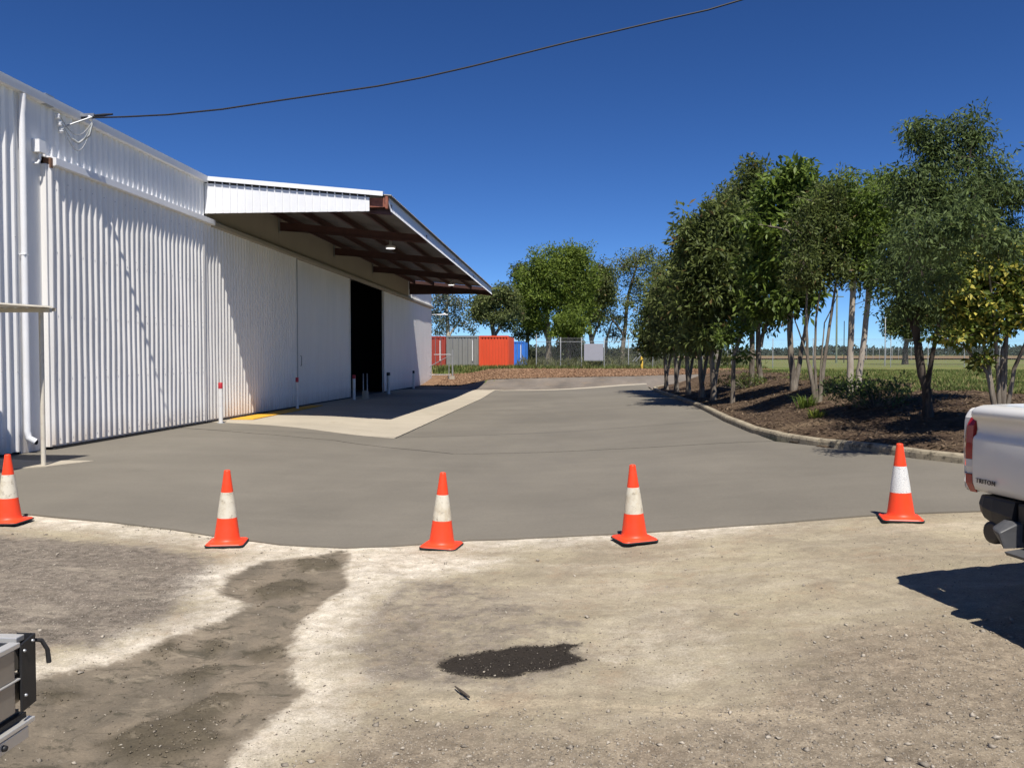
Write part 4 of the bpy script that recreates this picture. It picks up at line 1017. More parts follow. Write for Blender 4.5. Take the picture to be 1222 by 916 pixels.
# ================================================================== FENCES, GATE, SIGN, POLES
def chainmesh(mb, a, b, h, st=.13, r=.0026):
    a = Vector(a); b = Vector(b); L = (b-a).length; u = (b-a)/L; n = int(L/st)
    for i in range(-int(h/st), n+1):
        for s in (1, -1):
            t0, t1 = i*st, i*st+h
            z0, z1 = (0, h) if s > 0 else (h, 0)
            c0, c1 = max(t0, 0), min(t1, L)
            if c1 <= c0: continue
            f0, f1 = (c0-t0)/h, (c1-t0)/h
            p0 = a+u*c0+Vector((0, 0, z0+(z1-z0)*f0)); p1 = a+u*c1+Vector((0, 0, z0+(z1-z0)*f1))
            nn = Vector((-u.y, u.x, 0))*r; dd = (p1-p0).normalized().cross(Vector((-u.y, u.x, 0)))*r
            mb.add([p0+dd-nn*.6, p0-dd-nn*.6, p0+nn, p1+dd-nn*.6, p1-dd-nn*.6, p1+nn], [(0, 1, 4, 3), (1, 2, 5, 4), (2, 0, 3, 5)])
def fence(name, pts, h, label, top=True, st=.13, barbs=True):
    e = empty(name, (pts[0][0], pts[0][1], tz(*pts[0])), label=label, cat='fence'); o = Vector((pts[0][0], pts[0][1], tz(*pts[0])))
    mm = MB(); rails = MB(); wires = MB()
    for i, p in enumerate(pts):
        b = Vector((p[0], p[1], tz(*p)))-o
        hh = h+.35+(.25 if i % 5 == 0 else 0)
        MB().lathe([(.032, 0), (.032, hh), (0, hh+.02)], 8, tuple(b)).build('post', M['galvdull'], e)
        if i+1 < len(pts):
            c_ = Vector((pts[i+1][0], pts[i+1][1], tz(*pts[i+1])))-o
            chainmesh(mm, b+Vector((0, 0, .03)), c_+Vector((0, 0, .03)), h, st)
            if top: MB().tube([b+Vector((0, 0, h+.03)), c_+Vector((0, 0, h+.03))], .02, 6).build('rail', M['galvdull'], e)
            for k in range(3 if barbs else 0): wires.tube([b+Vector((0, 0, h+.12+.1*k)), c_+Vector((0, 0, h+.12+.1*k))], .006, 4)
    mm.build('wire_mesh', M['galvdull'], e, fix=False, kind='stuff')
    if barbs: wires.build('barbed_wire', M['galvdull'], e, fix=False, kind='stuff')
    return e
fp = [(fx(px, Y_), Y_) for px, Y_ in ((640, 61.5), (669, 61.5), (694, 61.6), (721, 61.6), (750, 61.8), (779, 62), (808, 62.4), (838, 63), (868, 63.8))]
fence('chain_link_fence', fp, 2.0, 'long chain link fence with bare posts along the mulch bank beyond the road')
x0_, y0_ = fp[-1]
fence('chain_link_fence', [(x0_+.4+3.4*k, y0_+.5+1.1*k) for k in range(14)], 2.0, 'chain link fence running across the green field behind the row of trees', top=False)
fence('stock_yard_fence', [(fx(1034+9*k, 150), 150+k*.5) for k in range(8)], 1.9, 'low distant yard fence with open rails at the far side of the field', st=1.2, barbs=False)
# braces
e = empty('fence_brace', (fx(764, 60.5), 60.5, tz(fx(764, 60.5), 60.5)), label='pair of slanting galvanised struts bracing the fence beside the dark tree', cat='brace')
for k in (0, .35):
    a = on_y(755+k*10, 431, 60.5)-e.location; b = on_y(777+k*10, 407, 60.5)-e.location; MB().tube([a, b], .035, 6).build('strut', M['galvdull'], e)
# sign panel hung on the fence
a = on_y(697, 429.5, 61.4); b = on_y(720, 410, 61.4)
e = empty('sign_panel', ((a.x+b.x)/2, 61.42, a.z), label='plain pale grey rectangular panel hung on the chain link fence', cat='sign')
MB().box((-(b.x-a.x)/2, -.015, 0), ((b.x-a.x)/2, .015, b.z-a.z)).build('panel', mat('pale_grey_panel', (.33, .33, .37), .6, var=.05), e, bevel=.005)
MB().box((-(b.x-a.x)/2, -.03, -.06), ((b.x-a.x)/2, .03, -.005)).build('bottom_bar', M['galvdull'], e)
# pipe gate at the shed corner
gy = 56.6
def gq(px, py): return on_y(px, py, gy)
gx1 = fx(540, gy); e = empty('pipe_gate', (gx1, gy, tz(gx1, gy)), label='grey pipe gate with diagonal brace beside the far corner of the shed', cat='gate')
def gl(px, py): q_ = gq(px, py); return (q_.x-gx1, 0, q_.z-e.location.z)
MB().tube([(0, 0, 0), gl(540, 417)], .055, 8).build('gate_post', M['galvdull'], e)
MB().tube([(-.25, 0, 0), (-.25, 0, gl(540, 419)[2])], .03, 8).build('gate_post', M['galvdull'], e)
for pa, pb in (((518, 423), (538.5, 423)), ((506, 441), (538, 423.5)), ((506, 447), (538, 447))): MB().tube([gl(*pa), gl(*pb)], .028, 6).build('gate_bar', M['galv'], e)
MB().box((-.2, -.1, 0), (.16, .12, .25)).build('post_footing', M['apron'], e)
q = gp(766, 433); e = empty('yellow_bollard', (fx(766, 60), 60, tz(fx(766, 60), 60)), label='short yellow bollard by the fence beyond the mulch bank', cat='bollard')
MB().lathe([(.09, 0), (.09, .9), (.07, .93), (0, .94)], 12).build('post', mat('yellow_bollard_paint', (.65, .42, .05), .6), e)
for px, top, Y_, r, lb, mk in ((998, 345, 105, .13, 'tall greenish timber power pole standing in the field between pale trunks', 'post_green'), (1007, 383, 105, .06, 'thin dark pole just right of the tall greenish pole', 'dark'), (1056, 378, 75, .05, 'slim galvanised pole in the field left of the leaning dark trunk', 'galvdull')):
    if mk == 'post_green': M[mk] = mat('weathered_green_timber', (.14, .17, .12), .8)
    X_ = fx(px, Y_); zt_ = on_y(px, top, Y_).z
    e = empty('pole', (X_, Y_, tz(X_, Y_)), label=lb, cat='pole'); MB().lathe([(r, 0), (r*.8, zt_-e.location.z), (0, zt_-e.location.z+.02)], 10).build('shaft', M[mk], e)
    if mk == 'post_green': MB().box((-.8, -.05, zt_-e.location.z-1.0), (.8, .05, zt_-e.location.z-.88)).build('crossarm', M[mk], e)

# ================================================================== VEGETATION
def leaf_mat(name, dark, light, accent=None, acc=.0, rough=.45, trans=.32):
    g = NG(name); t = g.attr('tint')
    c = g.mix(t, dark, light)
    if accent: c = g.mix(g.rng(g.attr('acc'), 1-acc-.0001, 1-acc, 0, 1), c, accent)
    c = g.scale(c, g.rng(g.noise(1.2, 4, .6), .3, .7, .8, 1.2))
    g.done(c, rough+.12, None, .2)
    nt = g.nt; tr_ = nd(nt, 'ShaderNodeBsdfTranslucent'); mx = nd(nt, 'ShaderNodeMixShader'); mx.inputs[0].default_value = trans
    g.link(g.scale(c, 1.5), tr_.inputs[0]); out = nt.nodes['Material Output']
    g.link(g.b.outputs[0], mx.inputs[1]); g.link(tr_.outputs[0], mx.inputs[2]); g.link(mx.outputs[0], out.inputs[0]); return g.m
def bark(name, a, b, sc=6):
    g = NG(name); c = g.mix(g.rng(g.noise(sc, 8, .7, (1, 1, .25)), .38, .62), a, b); return g.done(c, .9, g.bump(g.noise(25, 6, .7, (1, 1, .3)), .6, .01), .2)
BK = bark('grey_brown_bark', (.10, .08, .062), (.27, .23, .18)); BKP = bark('pale_smooth_bark', (.30, .25, .20), (.50, .44, .36), 4); BKD = bark('dark_bark', (.035, .028, .022), (.10, .08, .065))
def leaves(cent, n, rc, size, asp, up=.5, droop=.3, spread=None):
    """n folded leaves round each centre: returns verts, faces, per-vertex tint"""
    k = len(cent)*n; r = rng
    c = np.repeat(cent, n, 0)
    d = r.normal(size=(k, 3)); d /= np.linalg.norm(d, axis=1)[:, None]
    rad = np.repeat(rc, n) if hasattr(rc, '__len__') else np.full(k, rc)
    p = c+d*(rad*r.random(k)**.45)[:, None]*np.array([1, 1, .75])
    ax = d*.7+r.normal(size=(k, 3))*.6+np.array([0, 0, -droop]); ax /= np.linalg.norm(ax, axis=1)[:, None]
    nr = r.normal(size=(k, 3))*.55+np.array([0, 0, up]); nr -= ax*(nr*ax).sum(1)[:, None]; nr /= np.linalg.norm(nr, axis=1)[:, None]
    sd = np.cross(ax, nr); L = size*r.uniform(.65, 1.25, k); w = L*asp
    v = np.stack([p, p+ax*(L*.5)[:, None]+sd*(w*.5)[:, None]+nr*(L*.06)[:, None], p+ax*L[:, None]-nr*(L*.05)[:, None], p+ax*(L*.5)[:, None]-sd*(w*.5)[:, None]+nr*(L*.06)[:, None]], 1).reshape(-1, 3)
    i = np.arange(k)*4; f = np.stack([i, i+1, i+2, i, i+2, i+3], 1).reshape(-1, 3)
    clt = np.repeat(np.clip(r.normal(.5, .22, len(cent)), 0, 1), n)
    tint = np.clip(clt*.6+r.normal(.2, .18, k), 0, 1)
    return v, f, np.repeat(tint, 4), np.repeat(r.random(k), 4)
def make_tree(name, label, base, stems, blobs, lm, bk, lsize, asp, nl, clr, cat='tree', group=None, droop=.3, up=.5, shell=.5, twig=.010, limbs=True):
    """base: world point; stems: lists of (dx,dy,dz,radius); blobs: (x,y,z,rx,ry,rz,nclumps) world"""
    blobs = [(*b_[:6], int(b_[6]*1.55)) for b_ in blobs]; nl = int(nl*1.2); lsize *= 1.05; clr *= .86; up += .35
    B = Vector(base); e = empty(name, base, label=label, cat=cat, group=group)
    skel = []; mb = MB()
    for st in stems:
        P = [Vector(q_[:3]) for q_ in st]; R = [q_[3] for q_ in st]
        pts, rads = [], []
        for i in range(len(P)-1):
            for j in range(4):
                t = j/4; q_ = P[i].lerp(P[i+1], t)
                if not (i == 0 and j == 0): q_ = q_+Vector(rng.normal(size=3)*R[i]*.10)
                pts.append(q_); rads.append(R[i]+(R[i+1]-R[i])*t)
        pts.append(P[-1]); rads.append(R[-1])
        pts[0] = pts[0]-Vector((0, 0, .12)); rads[0] *= 1.25
        mb.tube(pts, rads, 9); skel += [(p, r_) for p, r_ in zip(pts[2:], rads[2:])]
    mb.build('trunk', bk, e, fix=False)
    cents = []; rcs = []
    br = MB()
    for (x, y, z, rx, ry, rz, n) in blobs:
        c = Vector((x, y, z))-B
        if limbs:
            s0 = min(skel, key=lambda s_: (s_[0]-c).length+.6*max(0, s_[0].z-c.z)); a = s0[0]; rr_ = min(s0[1]*.55, .06)
            m_ = a.lerp(c, .5)+Vector(rng.normal(size=3)*(c-a).length*.08); L_ = [a, a.lerp(m_, .5), m_, m_.lerp(c, .5), c]
            br.tube(L_, [rr_, rr_*.85, rr_*.7, rr_*.55, rr_*.35], 6); loc = [(p_, rr_*.4) for p_ in L_[1:]]
            skel += loc
        d = rng.normal(size=(n, 3)); d /= np.linalg.norm(d, axis=1)[:, None]; rad = rng.random(n)**shell
        bump_ = 1+.26*np.sin(d[:, 0]*5+x)*np.sin(d[:, 2]*4+z)+.12*rng.normal(size=n)+(rng.random(n) < .10)*rng.uniform(.1, .5, n)
        p = d*(rad*bump_)[:, None]*np.array([rx, ry, rz])+np.array(c)
        cents.append(p); rcs.append(rng.uniform(.7, 1.3, n)*clr)
        if twig:
            sp = np.array([tuple(s_[0]) for s_ in skel[-400:]])
            for q_ in p[::2]:
                j = np.argmin(((sp-q_)**2).sum(1)); a = Vector(sp[j]); b = Vector(q_); m_ = a.lerp(b, .5)+Vector((0, 0, .05*(b-a).length))
                br.tube([a, m_, b], [twig, twig*.7, twig*.35], 3, caps=False)
    if br.v: br.build('branches', bk, e, fix=False)
    cents = np.vstack(cents); rcs = np.concatenate(rcs)
    v, f, t, ac = leaves(cents, nl, rcs, lsize, asp, up, droop)
    o = raw('crown', v, f, lm, e); setattr_f(o, 'tint', t); setattr_f(o, 'acc', ac)
    return e
LG = leaf_mat('glossy_mid_green_leaves', (.030, .055, .014), (.20, .27, .05), rough=.36)
LD = leaf_mat('dark_olive_leaves', (.028, .042, .015), (.17, .205, .055), (.17, .12, .05), .03, rough=.42)
LB = leaf_mat('blue_green_fine_leaves', (.026, .044, .022), (.155, .205, .062), rough=.48)
LY = leaf_mat('yellow_green_leaves', (.05, .085, .018), (.17, .20, .035), (.50, .44, .09), .24, rough=.4)
LE = leaf_mat('olive_eucalypt_leaves', (.035, .050, .022), (.215, .245, .08), (.17, .12, .06), .02, rough=.5)
LBG = leaf_mat('bluish_gum_leaves', (.05, .07, .055), (.20, .235, .17), rough=.5)
LBR = leaf_mat('bright_green_leaves', (.042, .072, .015), (.22, .28, .045), rough=.45)

def S(px, py, Y): return on_y(px, py, Y)
def bl(px, py, rpx, rpy, Y, n, dy=0, ry=None):      # ellipsoid read off the photograph, placed at distance Y
    q = S(px, py, Y+dy); k = (Y+dy)/F_PX
    return (q.x, q.y, q.z, rpx*k, (ry if ry else rpx*k*1.25), rpy*k, n)
py_lim = 425
def stem(B, pts, Y, dys=None):                        # (px,py,radius) list -> local points
    out = []
    for i, (px, py, r) in enumerate(pts):
        q = S(px, py, Y+(dys[i] if dys else 0)); out.append((q.x-B.x, q.y-B.y, q.z-B.z, r))
    if pts[0][1] > py_lim: out[0] = (out[0][0], out[0][1], min(out[0][2], 0), out[0][3])
    return out

# ---- row of trees in the planting bed, nearest first
def tree_at(px, py): q = gp(px, py); return q
ROWG = 'trees planted in a row in the kerbed bed'
B = tree_at(1109, 499); Y = B.y
make_tree('tree', 'tallest tree of the row, leaning dark forked trunk and fine blue green foliage', B,
          [stem(B, [(1109, 499, .085), (1103, 455, .075), (1096, 420, .07), (1093, 385, .055), (1098, 330, .045), (1112, 250, .035), (1120, 170, .015)], Y),
           stem(B, [(1103, 455, .05), (1112, 425, .04), (1118, 398, .03), (1135, 330, .03), (1150, 240, .02), (1160, 170, .008)], Y, [0, -.1, -.2, -.3, -.3, -.3, -.3]),
           stem(B, [(1094, 400, .04), (1080, 372, .035), (1068, 345, .03), (1062, 300, .02)], Y, [0, .1, .2, .3])],
          [bl(1100, 285, 30, 30, Y, 26, -3.2), bl(1150, 265, 30, 30, Y, 24, -3.4), bl(1190, 290, 28, 30, Y, 22, -3.2), bl(1120, 335, 26, 20, Y, 16, -2.6), bl(1130, 310, 44, 60, Y, 22, -1.6), bl(1085, 300, 24, 60, Y, 10, -1.3), bl(1096, 160, 14, 24, Y, 22), bl(1120, 178, 20, 36, Y, 44), bl(1160, 165, 20, 38, Y, 44), bl(1085, 225, 26, 32, Y, 50), bl(1130, 240, 48, 50, Y, 150), bl(1180, 225, 26, 42, Y, 60), bl(1200, 285, 26, 50, Y, 70, .3),
           bl(1100, 310, 50, 44, Y, 120), bl(1150, 300, 42, 38, Y, 90), bl(1088, 365, 32, 26, Y, 36), bl(1135, 365, 24, 22, Y, 26), bl(1215, 235, 16, 26, Y, 20)],
          LB, BKD, .095, .30, 26, .26, group=ROWG, droop=.55, up=.35, shell=.55)
B = tree_at(1197, 477); Y = 13.2
B = Vector((fx(1197, Y), Y, tz(fx(1197, Y), Y)))
st_ = []
for a, b_, c_ in (((1180, 440), (1172, 400), (1150, 350)), ((1190, 430), (1186, 380), (1180, 320)), ((1200, 430), (1202, 380), (1205, 310)), ((1196, 420), (1210, 375), (1222, 330)), ((1210, 440), (1228, 400), (1240, 360)), ((1178, 445), (1150, 412), (1128, 404))):
    st_.append(stem(B, [(1197+(a[0]-1197)*.25, 476, .035), (*a, .03), (*b_, .022), (*c_, .012)], Y, [0, 0, rng.uniform(-.3, .3), rng.uniform(-.4, .4)]))
make_tree('shrub_tree', 'many stemmed shrub with yellow tipped leaves beside the pickup', B, st_,
          [bl(1200, 305, 34, 24, Y, 30), bl(1172, 330, 34, 26, Y, 36), bl(1215, 340, 30, 28, Y, 34), bl(1150, 362, 30, 22, Y, 26), bl(1195, 375, 40, 26, Y, 38), bl(1165, 400, 26, 14, Y, 16), bl(1130, 400, 16, 8, Y, 6), bl(1238, 370, 26, 30, Y, 22), bl(1178, 292, 12, 14, Y, 6), bl(1140, 335, 16, 12, Y, 9), bl(1172, 428, 12, 10, Y, 5)],
          LY, BK, .105, .5, 20, .19, group=ROWG, droop=.2, up=.7)
B = tree_at(1100, 480); Y = 17.2
B = Vector((fx(1085, Y), Y, tz(fx(1085, Y), Y)))
# two pale trunks
B = tree_at(1014, 469); Y = B.y
make_tree('tree', 'straight pale trunk, left one of two, under an olive green crown', B,
          [stem(B, [(1014, 469, .080), (1015, 420, .072), (1018, 345, .065), (1022, 290, .05), (1025, 230, .03)], Y)],
          [bl(1000, 232, 24, 22, Y, 44), bl(1030, 250, 34, 36, Y, 100), bl(1005, 290, 36, 40, Y, 110), bl(1035, 310, 26, 38, Y, 60)],
          LG, BKP, .11, .38, 26, .30, group=ROWG)
B = tree_at(1023, 466); B = Vector((fx(1023, Y+.5), Y+.5, tz(fx(1023, Y+.5), Y+.5))); Y = Y+.5
make_tree('tree', 'slanting pale trunk, right one of two, under a bright topped crown', B,
          [stem(B, [(1023, 466, .078), (1029, 420, .07), (1037, 345, .062), (1045, 300, .05), (1055, 230, .03)], Y)],
          [bl(1060, 222, 22, 20, Y, 40), bl(1055, 262, 36, 36, Y, 100), bl(1048, 318, 34, 30, Y, 70), bl(1078, 300, 24, 36, Y, 50)],
          LBR, BKP, .11, .40, 24, .30, group=ROWG)
# multi-stem thin trunks
B = tree_at(976, 481); Y = B.y
st_ = []
for (a, b_, c_, r) in (((964, 430), (962, 380), (965, 310), .035), ((972, 430), (974, 380), (985, 300), .03), ((984, 430), (992, 375), (1002, 310), .04), ((981, 420), (984, 385), (1000, 352), .018), ((968, 440), (955, 400), (945, 372), .022)):
    st_.append(stem(B, [(976+(a[0]-976)*.2, 480, r*1.3), (*a, r), (*b_, r*.8), (*c_, r*.5)], Y))
make_tree('tree', 'clump of thin fanned stems with a dense dark crown left of the pale trunks', B, st_,
          [bl(985, 250, 26, 36, Y, 70), bl(968, 285, 30, 40, Y, 90), bl(1000, 318, 20, 24, Y, 30), bl(962, 330, 26, 22, Y, 44), bl(960, 315, 18, 20, Y, 16, -.9)],
          LD, BK, .11, .36, 26, .27, group=ROWG)
B = tree_at(947, 467); Y = B.y
make_tree('tree', 'forked trunk under big glossy light green leaves near the middle of the row', B,
          [stem(B, [(947, 466, .095), (944, 420, .085), (942, 370, .075), (945, 300, .07), (950, 220, .03)], Y),
           stem(B, [(948, 464, .075), (956, 420, .065), (965, 375, .055), (968, 320, .05)], Y),
           stem(B, [(944, 276, .03), (925, 271, .022), (905, 268, .010)], Y-1)],
          [bl(948, 212, 24, 18, Y, 36), bl(925, 235, 22, 22, Y, 34), bl(960, 250, 30, 30, Y, 60), bl(915, 275, 28, 22, Y, 44), bl(945, 300, 34, 34, Y, 70), bl(940, 355, 26, 22, Y, 34), bl(968, 350, 18, 18, Y, 20), bl(970, 222, 12, 16, Y, 10), bl(900, 330, 20, 24, Y, 22, .5), bl(903, 368, 16, 14, Y, 12, .5)],
          LG, BK, .23, .42, 15, .38, group=ROWG, droop=.35, up=.7)
B = tree_at(908, 457); Y = B.y
make_tree('tree', 'dark crowned tree with the topmost leafy spike left of the glossy leaved tree', B,
          [stem(B, [(908, 462, .11), (905, 420, .095), (905, 370, .08), (900, 280, .07), (895, 205, .03)], Y), stem(B, [(907, 410, .08), (915, 385, .06), (922, 340, .04)], Y)],
          [bl(896, 205, 12, 14, Y, 22), bl(895, 240, 20, 26, Y, 44), bl(905, 300, 36, 40, Y, 110), bl(890, 350, 34, 36, Y, 90), bl(918, 375, 22, 18, Y, 26)],
          LD, BK, .19, .36, 24, .42, group=ROWG)
B = Vector((fx(897, 30), 30, tz(fx(897, 30), 30))); Y = 30
make_tree('tree', 'slender trunked tree behind the spiky dark tree', B,
          [stem(B, [(897, 450, .10), (898, 400, .09), (895, 330, .06), (890, 260, .03)], Y)],
          [bl(888, 300, 26, 34, Y, 60), bl(872, 262, 22, 26, Y, 50), bl(885, 360, 24, 24, Y, 34)], LE, BK, .22, .34, 22, .48, group=ROWG)
B = Vector((fx(876, 25), 25, tz(fx(876, 25), 25))); Y = 25
make_tree('tree', 'thin leaning trunk with low sparse foliage between two dark trees', B,
          [stem(B, [(874, 458, .07), (876, 425, .06), (886, 395, .045), (892, 370, .02)], Y)],
          [bl(868, 398, 16, 14, Y, 14), bl(888, 385, 14, 12, Y, 12), bl(884, 420, 10, 8, Y, 4)], LG, BK, .17, .4, 16, .30, group=ROWG)
rowdef = [(852, 459, 28, [(850, 300, 40, 44, 120), (862, 262, 22, 22, 36), (840, 350, 38, 34, 90), (870, 345, 24, 34, 50), (848, 400, 26, 16, 26)], 'LD', 'broad dark tree with two close trunks left of the leaning thin trunk'),
          (838, 455, 31, [(838, 290, 24, 26, 44), (828, 335, 28, 30, 56), (842, 380, 22, 18, 26), (832, 405, 22, 14, 22)], 'LE', 'olive crowned tree just left of the broad dark tree'),
          (822, 450, 35, [(818, 275, 9, 13, 9), (818, 315, 18, 22, 34), (812, 350, 28, 30, 56), (824, 385, 20, 18, 26), (815, 408, 22, 12, 24)], 'LD', 'tree whose thin leafy leader rises above the left half of row'),
          (808, 447, 38.5, [(800, 340, 24, 26, 44), (800, 375, 28, 24, 50), (812, 400, 16, 12, 12), (797, 405, 20, 14, 26)], 'LE', 'second tree from the road end of the row, with low dense crown'),
          (796, 445, 42, [(788, 345, 20, 26, 34), (782, 375, 24, 26, 50), (775, 395, 18, 20, 30), (795, 400, 20, 14, 18), (776, 412, 16, 12, 22)], 'LD', 'last tree at the road end of the row with a low skirt of leaves')]
for px, py, Y, bs, lm, lb in rowdef:
    X_ = fx(px, Y); B = Vector((X_, Y, tz(X_, Y)))
    cx0, cy0 = bs[0][0], bs[0][1]
    sts = [stem(B, [(px, py, .10), (px-3, py-35, .085), ((px+cx0)/2+3, 380, .07), (cx0, cy0+10, .03)], Y)]
    sts.append(stem(B, [(px-3, py, .07), (px+7, py-35, .06), ((px+cx0)/2+14, 385, .05), (cx0+10, cy0+30, .03)], Y, [.3]*4))
    make_tree('tree', lb, B, sts, [bl(a, b_, c_, d, Y, n) for a, b_, c_, d, n in bs], {'LD': LD, 'LE': LE}[lm], BK, .24, .36, 24, .50, group=ROWG)
# ---- low plants in the bed
def bush(name, label, px, py, w, h, n, lm, size, asp, cat='plant', grassy=False, dY=0):
    q = gp(px, py); e = empty(name, (q.x, q.y, q.z), label=label, cat=cat)
    if grassy:
        vs, fs = [], []
        for i in range(n):
            a = rng.uniform(0, 2*math.pi); r0 = rng.uniform(0, .22)*w; L = h*rng.uniform(.5, 1.1); d = np.array([math.cos(a), math.sin(a), 0]); sd = np.array([-d[1], d[0], 0])*.012*rng.uniform(.7, 1.4)
            b0 = d*r0; p1 = b0+d*L*.25+[0, 0, L*.6]; p2 = b0+d*L*.65+[0, 0, L*.7*rng.uniform(.7, 1.2)]
            k = len(vs); vs += [b0-sd, b0+sd, p1+sd*.8, p1-sd*.8, p2]; fs += [(k, k+1, k+2), (k, k+2, k+3), (k+3, k+2, k+4)]
        o = raw('foliage', np.array(vs), np.array(fs), lm, e); setattr_f(o, 'tint', rng.random(len(vs))); setattr_f(o, 'acc', rng.random(len(vs)))
    else:
        m = max(6, n//16); c = rng.normal(size=(m, 3))*np.array([w*.28, w*.2, h*.22])+np.array([0, 0, h*.45]); c[:, 2] = np.abs(c[:, 2])
        v, f, t, ac = leaves(c, 16, .14, size, asp, .5, .1); v[:, 2] = np.maximum(v[:, 2], .0)
        o = raw('foliage', v, f, lm, e); setattr_f(o, 'tint', t); setattr_f(o, 'acc', ac)
        mb = MB()
        for p in c[::2]: mb.tube([(p[0]*.2, p[1]*.2, -.05), (p[0]*.7, p[1]*.7, p[2]*.6), tuple(p)], [.012, .009, .004], 4, caps=False)
        mb.build('stem', BK, e, fix=False)
    return e
bush('low_bush', 'dark green spreading bush at the foot of the right pale trunk', 1045, 486, 1.7, .65, 1500, LB, .10, .3)
bush('low_bush', 'small leafy bush between the pale trunks and the leaning dark trunk', 1022, 473, .7, .55, 420, LG, .09, .4)
bush('grass_tuft', 'arching strappy grass tuft below the fanned thin stems', 962, 487, 1.0, .42, 110, LG, 0, 0, grassy=True)
bush('grass_tuft', 'second strappy grass tuft nearer the kerb', 975, 499, .8, .30, 70, LY, 0, 0, grassy=True)
bush('low_bush', 'low green plants under the slender trunks in the middle of the bed', 895, 462, 2.2, .5, 900, LD, .12, .35)
bush('low_bush', 'dark seedling shrub growing against the leaning thin trunk', 865, 440, 1.2, 1.5, 700, LD, .16, .4)
# ---- trees far behind
FARG = 'large trees beyond the fence'
def far_tree(label, px, base_py, Y, stems, bs, lm, bk=BK, size=.30, nl=20, clr=.95, asp=.5, shell=.5, **kw):
    X_ = fx(px, Y); B = Vector((X_, Y, tz(X_, Y)))
    make_tree('tree', label, B, [stem(B, s_, Y) for s_ in stems], [bl(a, b_, c_, d, Y, int(n*1.6), *(r_ if r_ else ())) for a, b_, c_, d, n, *r_ in bs], lm, bk, size, asp, nl, clr, group=FARG, shell=shell, twig=.03, **kw)
far_tree('tallest bright green tree behind the fence with broad crown', 655, 430, 92, [[(655, 434, .35), (655, 405, .3), (652, 370, .25), (655, 320, .12)], [(655, 408, .2), (645, 385, .15), (635, 350, .1)], [(655, 405, .2), (668, 385, .15), (680, 340, .1)]],
         [(665, 320, 30, 24, 150), (688, 306, 20, 15, 55), (642, 330, 22, 22, 80), (632, 352, 22, 20, 60), (660, 355, 34, 22, 110), (690, 335, 24, 22, 80), (640, 380, 18, 14, 34), (690, 365, 24, 18, 55)], LBR, nl=24, clr=.95)
far_tree('green crowned tree overlapping the right side of the tallest one', 708, 432, 97, [[(708, 434, .3), (706, 405, .25), (702, 375, .2), (715, 340, .12)], [(706, 405, .18), (716, 385, .14), (722, 350, .1)]],
         [(718, 330, 18, 16, 60), (724, 352, 14, 18, 44), (708, 350, 18, 20, 55), (712, 378, 14, 14, 28)], LE, nl=22, clr=.95)
far_tree('airy dark gum between the green crowns and the planted row', 755, 432, 100, [[(742, 432, .3), (745, 400, .25), (750, 350, .18), (762, 310, .1)], [(745, 400, .16), (730, 380, .1), (728, 372, .05)]],
         [(765, 308, 22, 12, 40), (745, 318, 14, 12, 22), (785, 315, 14, 16, 22), (760, 335, 22, 16, 30), (750, 360, 18, 14, 20), (775, 350, 14, 16, 16), (740, 385, 8, 12, 8), (764, 382, 8, 8, 5)], LE, nl=11, clr=.8)
far_tree('thin bluish gum tree low in front of the pale sky gap', 731, 432, 104, [[(722, 432, .22), (724, 405, .18), (730, 385, .1)]],
         [(732, 380, 12, 10, 14), (728, 396, 14, 8, 12), (738, 402, 8, 8, 5)], LBG, bk=BKP, nl=9, clr=.7)
far_tree('round bright green bushy tree with a black shaded foot', 679, 434, 78, [[(679, 436, .25), (679, 415, .2), (679, 395, .1)]],
         [(679, 383, 19, 12, 60), (690, 392, 12, 8, 26), (668, 394, 12, 9, 26)], LBR, bk=BKD, size=.24, nl=26, clr=.55)
far_tree('dense black green conifer like shrub below the round bright tree', 680, 437, 80, [[(680, 436, .2), (680, 410, .1)]],
         [(680, 418, 15, 18, 110), (680, 404, 12, 10, 40)], LD, bk=BKD, size=.26, nl=26, clr=.5)
far_tree('spreading olive gum tree behind the grey and orange containers', 590, 430, 88, [[(588, 436, .3), (589, 400, .25), (585, 375, .2), (580, 352, .1)], [(589, 402, .2), (600, 385, .15), (608, 360, .08)]],
         [(600, 352, 18, 11, 44), (580, 362, 20, 13, 50), (612, 370, 12, 14, 28), (595, 378, 20, 10, 36), (572, 376, 14, 10, 20), (608, 388, 8, 6, 6)], LE, nl=22, clr=.85)
far_tree('dark leafed tree on the left flank of the tallest green tree', 632, 432, 95, [[(628, 434, .28), (630, 400, .22), (628, 360, .15), (622, 325, .08)]],
         [(622, 322, 9, 9, 16), (617, 330, 8, 8, 9), (622, 350, 10, 16, 24), (635, 392, 12, 10, 20), (622, 400, 10, 6, 8), (630, 372, 12, 14, 28)], LD, nl=20, clr=.85)
far_tree('sparse bluish gum tree beside the far corner of the shed', 540, 430, 84, [[(535, 436, .25), (535, 400, .2), (533, 370, .15), (535, 345, .06)], [(535, 402, .12), (548, 382, .08)]],
         [(528, 355, 16, 13, 30), (545, 362, 14, 12, 24), (530, 382, 14, 13, 24), (550, 385, 12, 10, 16), (518, 370, 10, 16, 16), (562, 392, 8, 7, 6), (522, 396, 10, 6, 8)], LBG, bk=BKP, nl=9, clr=.62, size=.28)
far_tree('tall dark tree rising behind the left part of the planted row', 855, 430, 66, [[(855, 434, .35), (856, 380, .28), (862, 300, .2), (872, 250, .1)]],
         [(880, 240, 26, 18, 60), (862, 262, 24, 20, 60), (900, 270, 22, 26, 50), (850, 290, 24, 20, 50)], LE, nl=22, clr=.8)
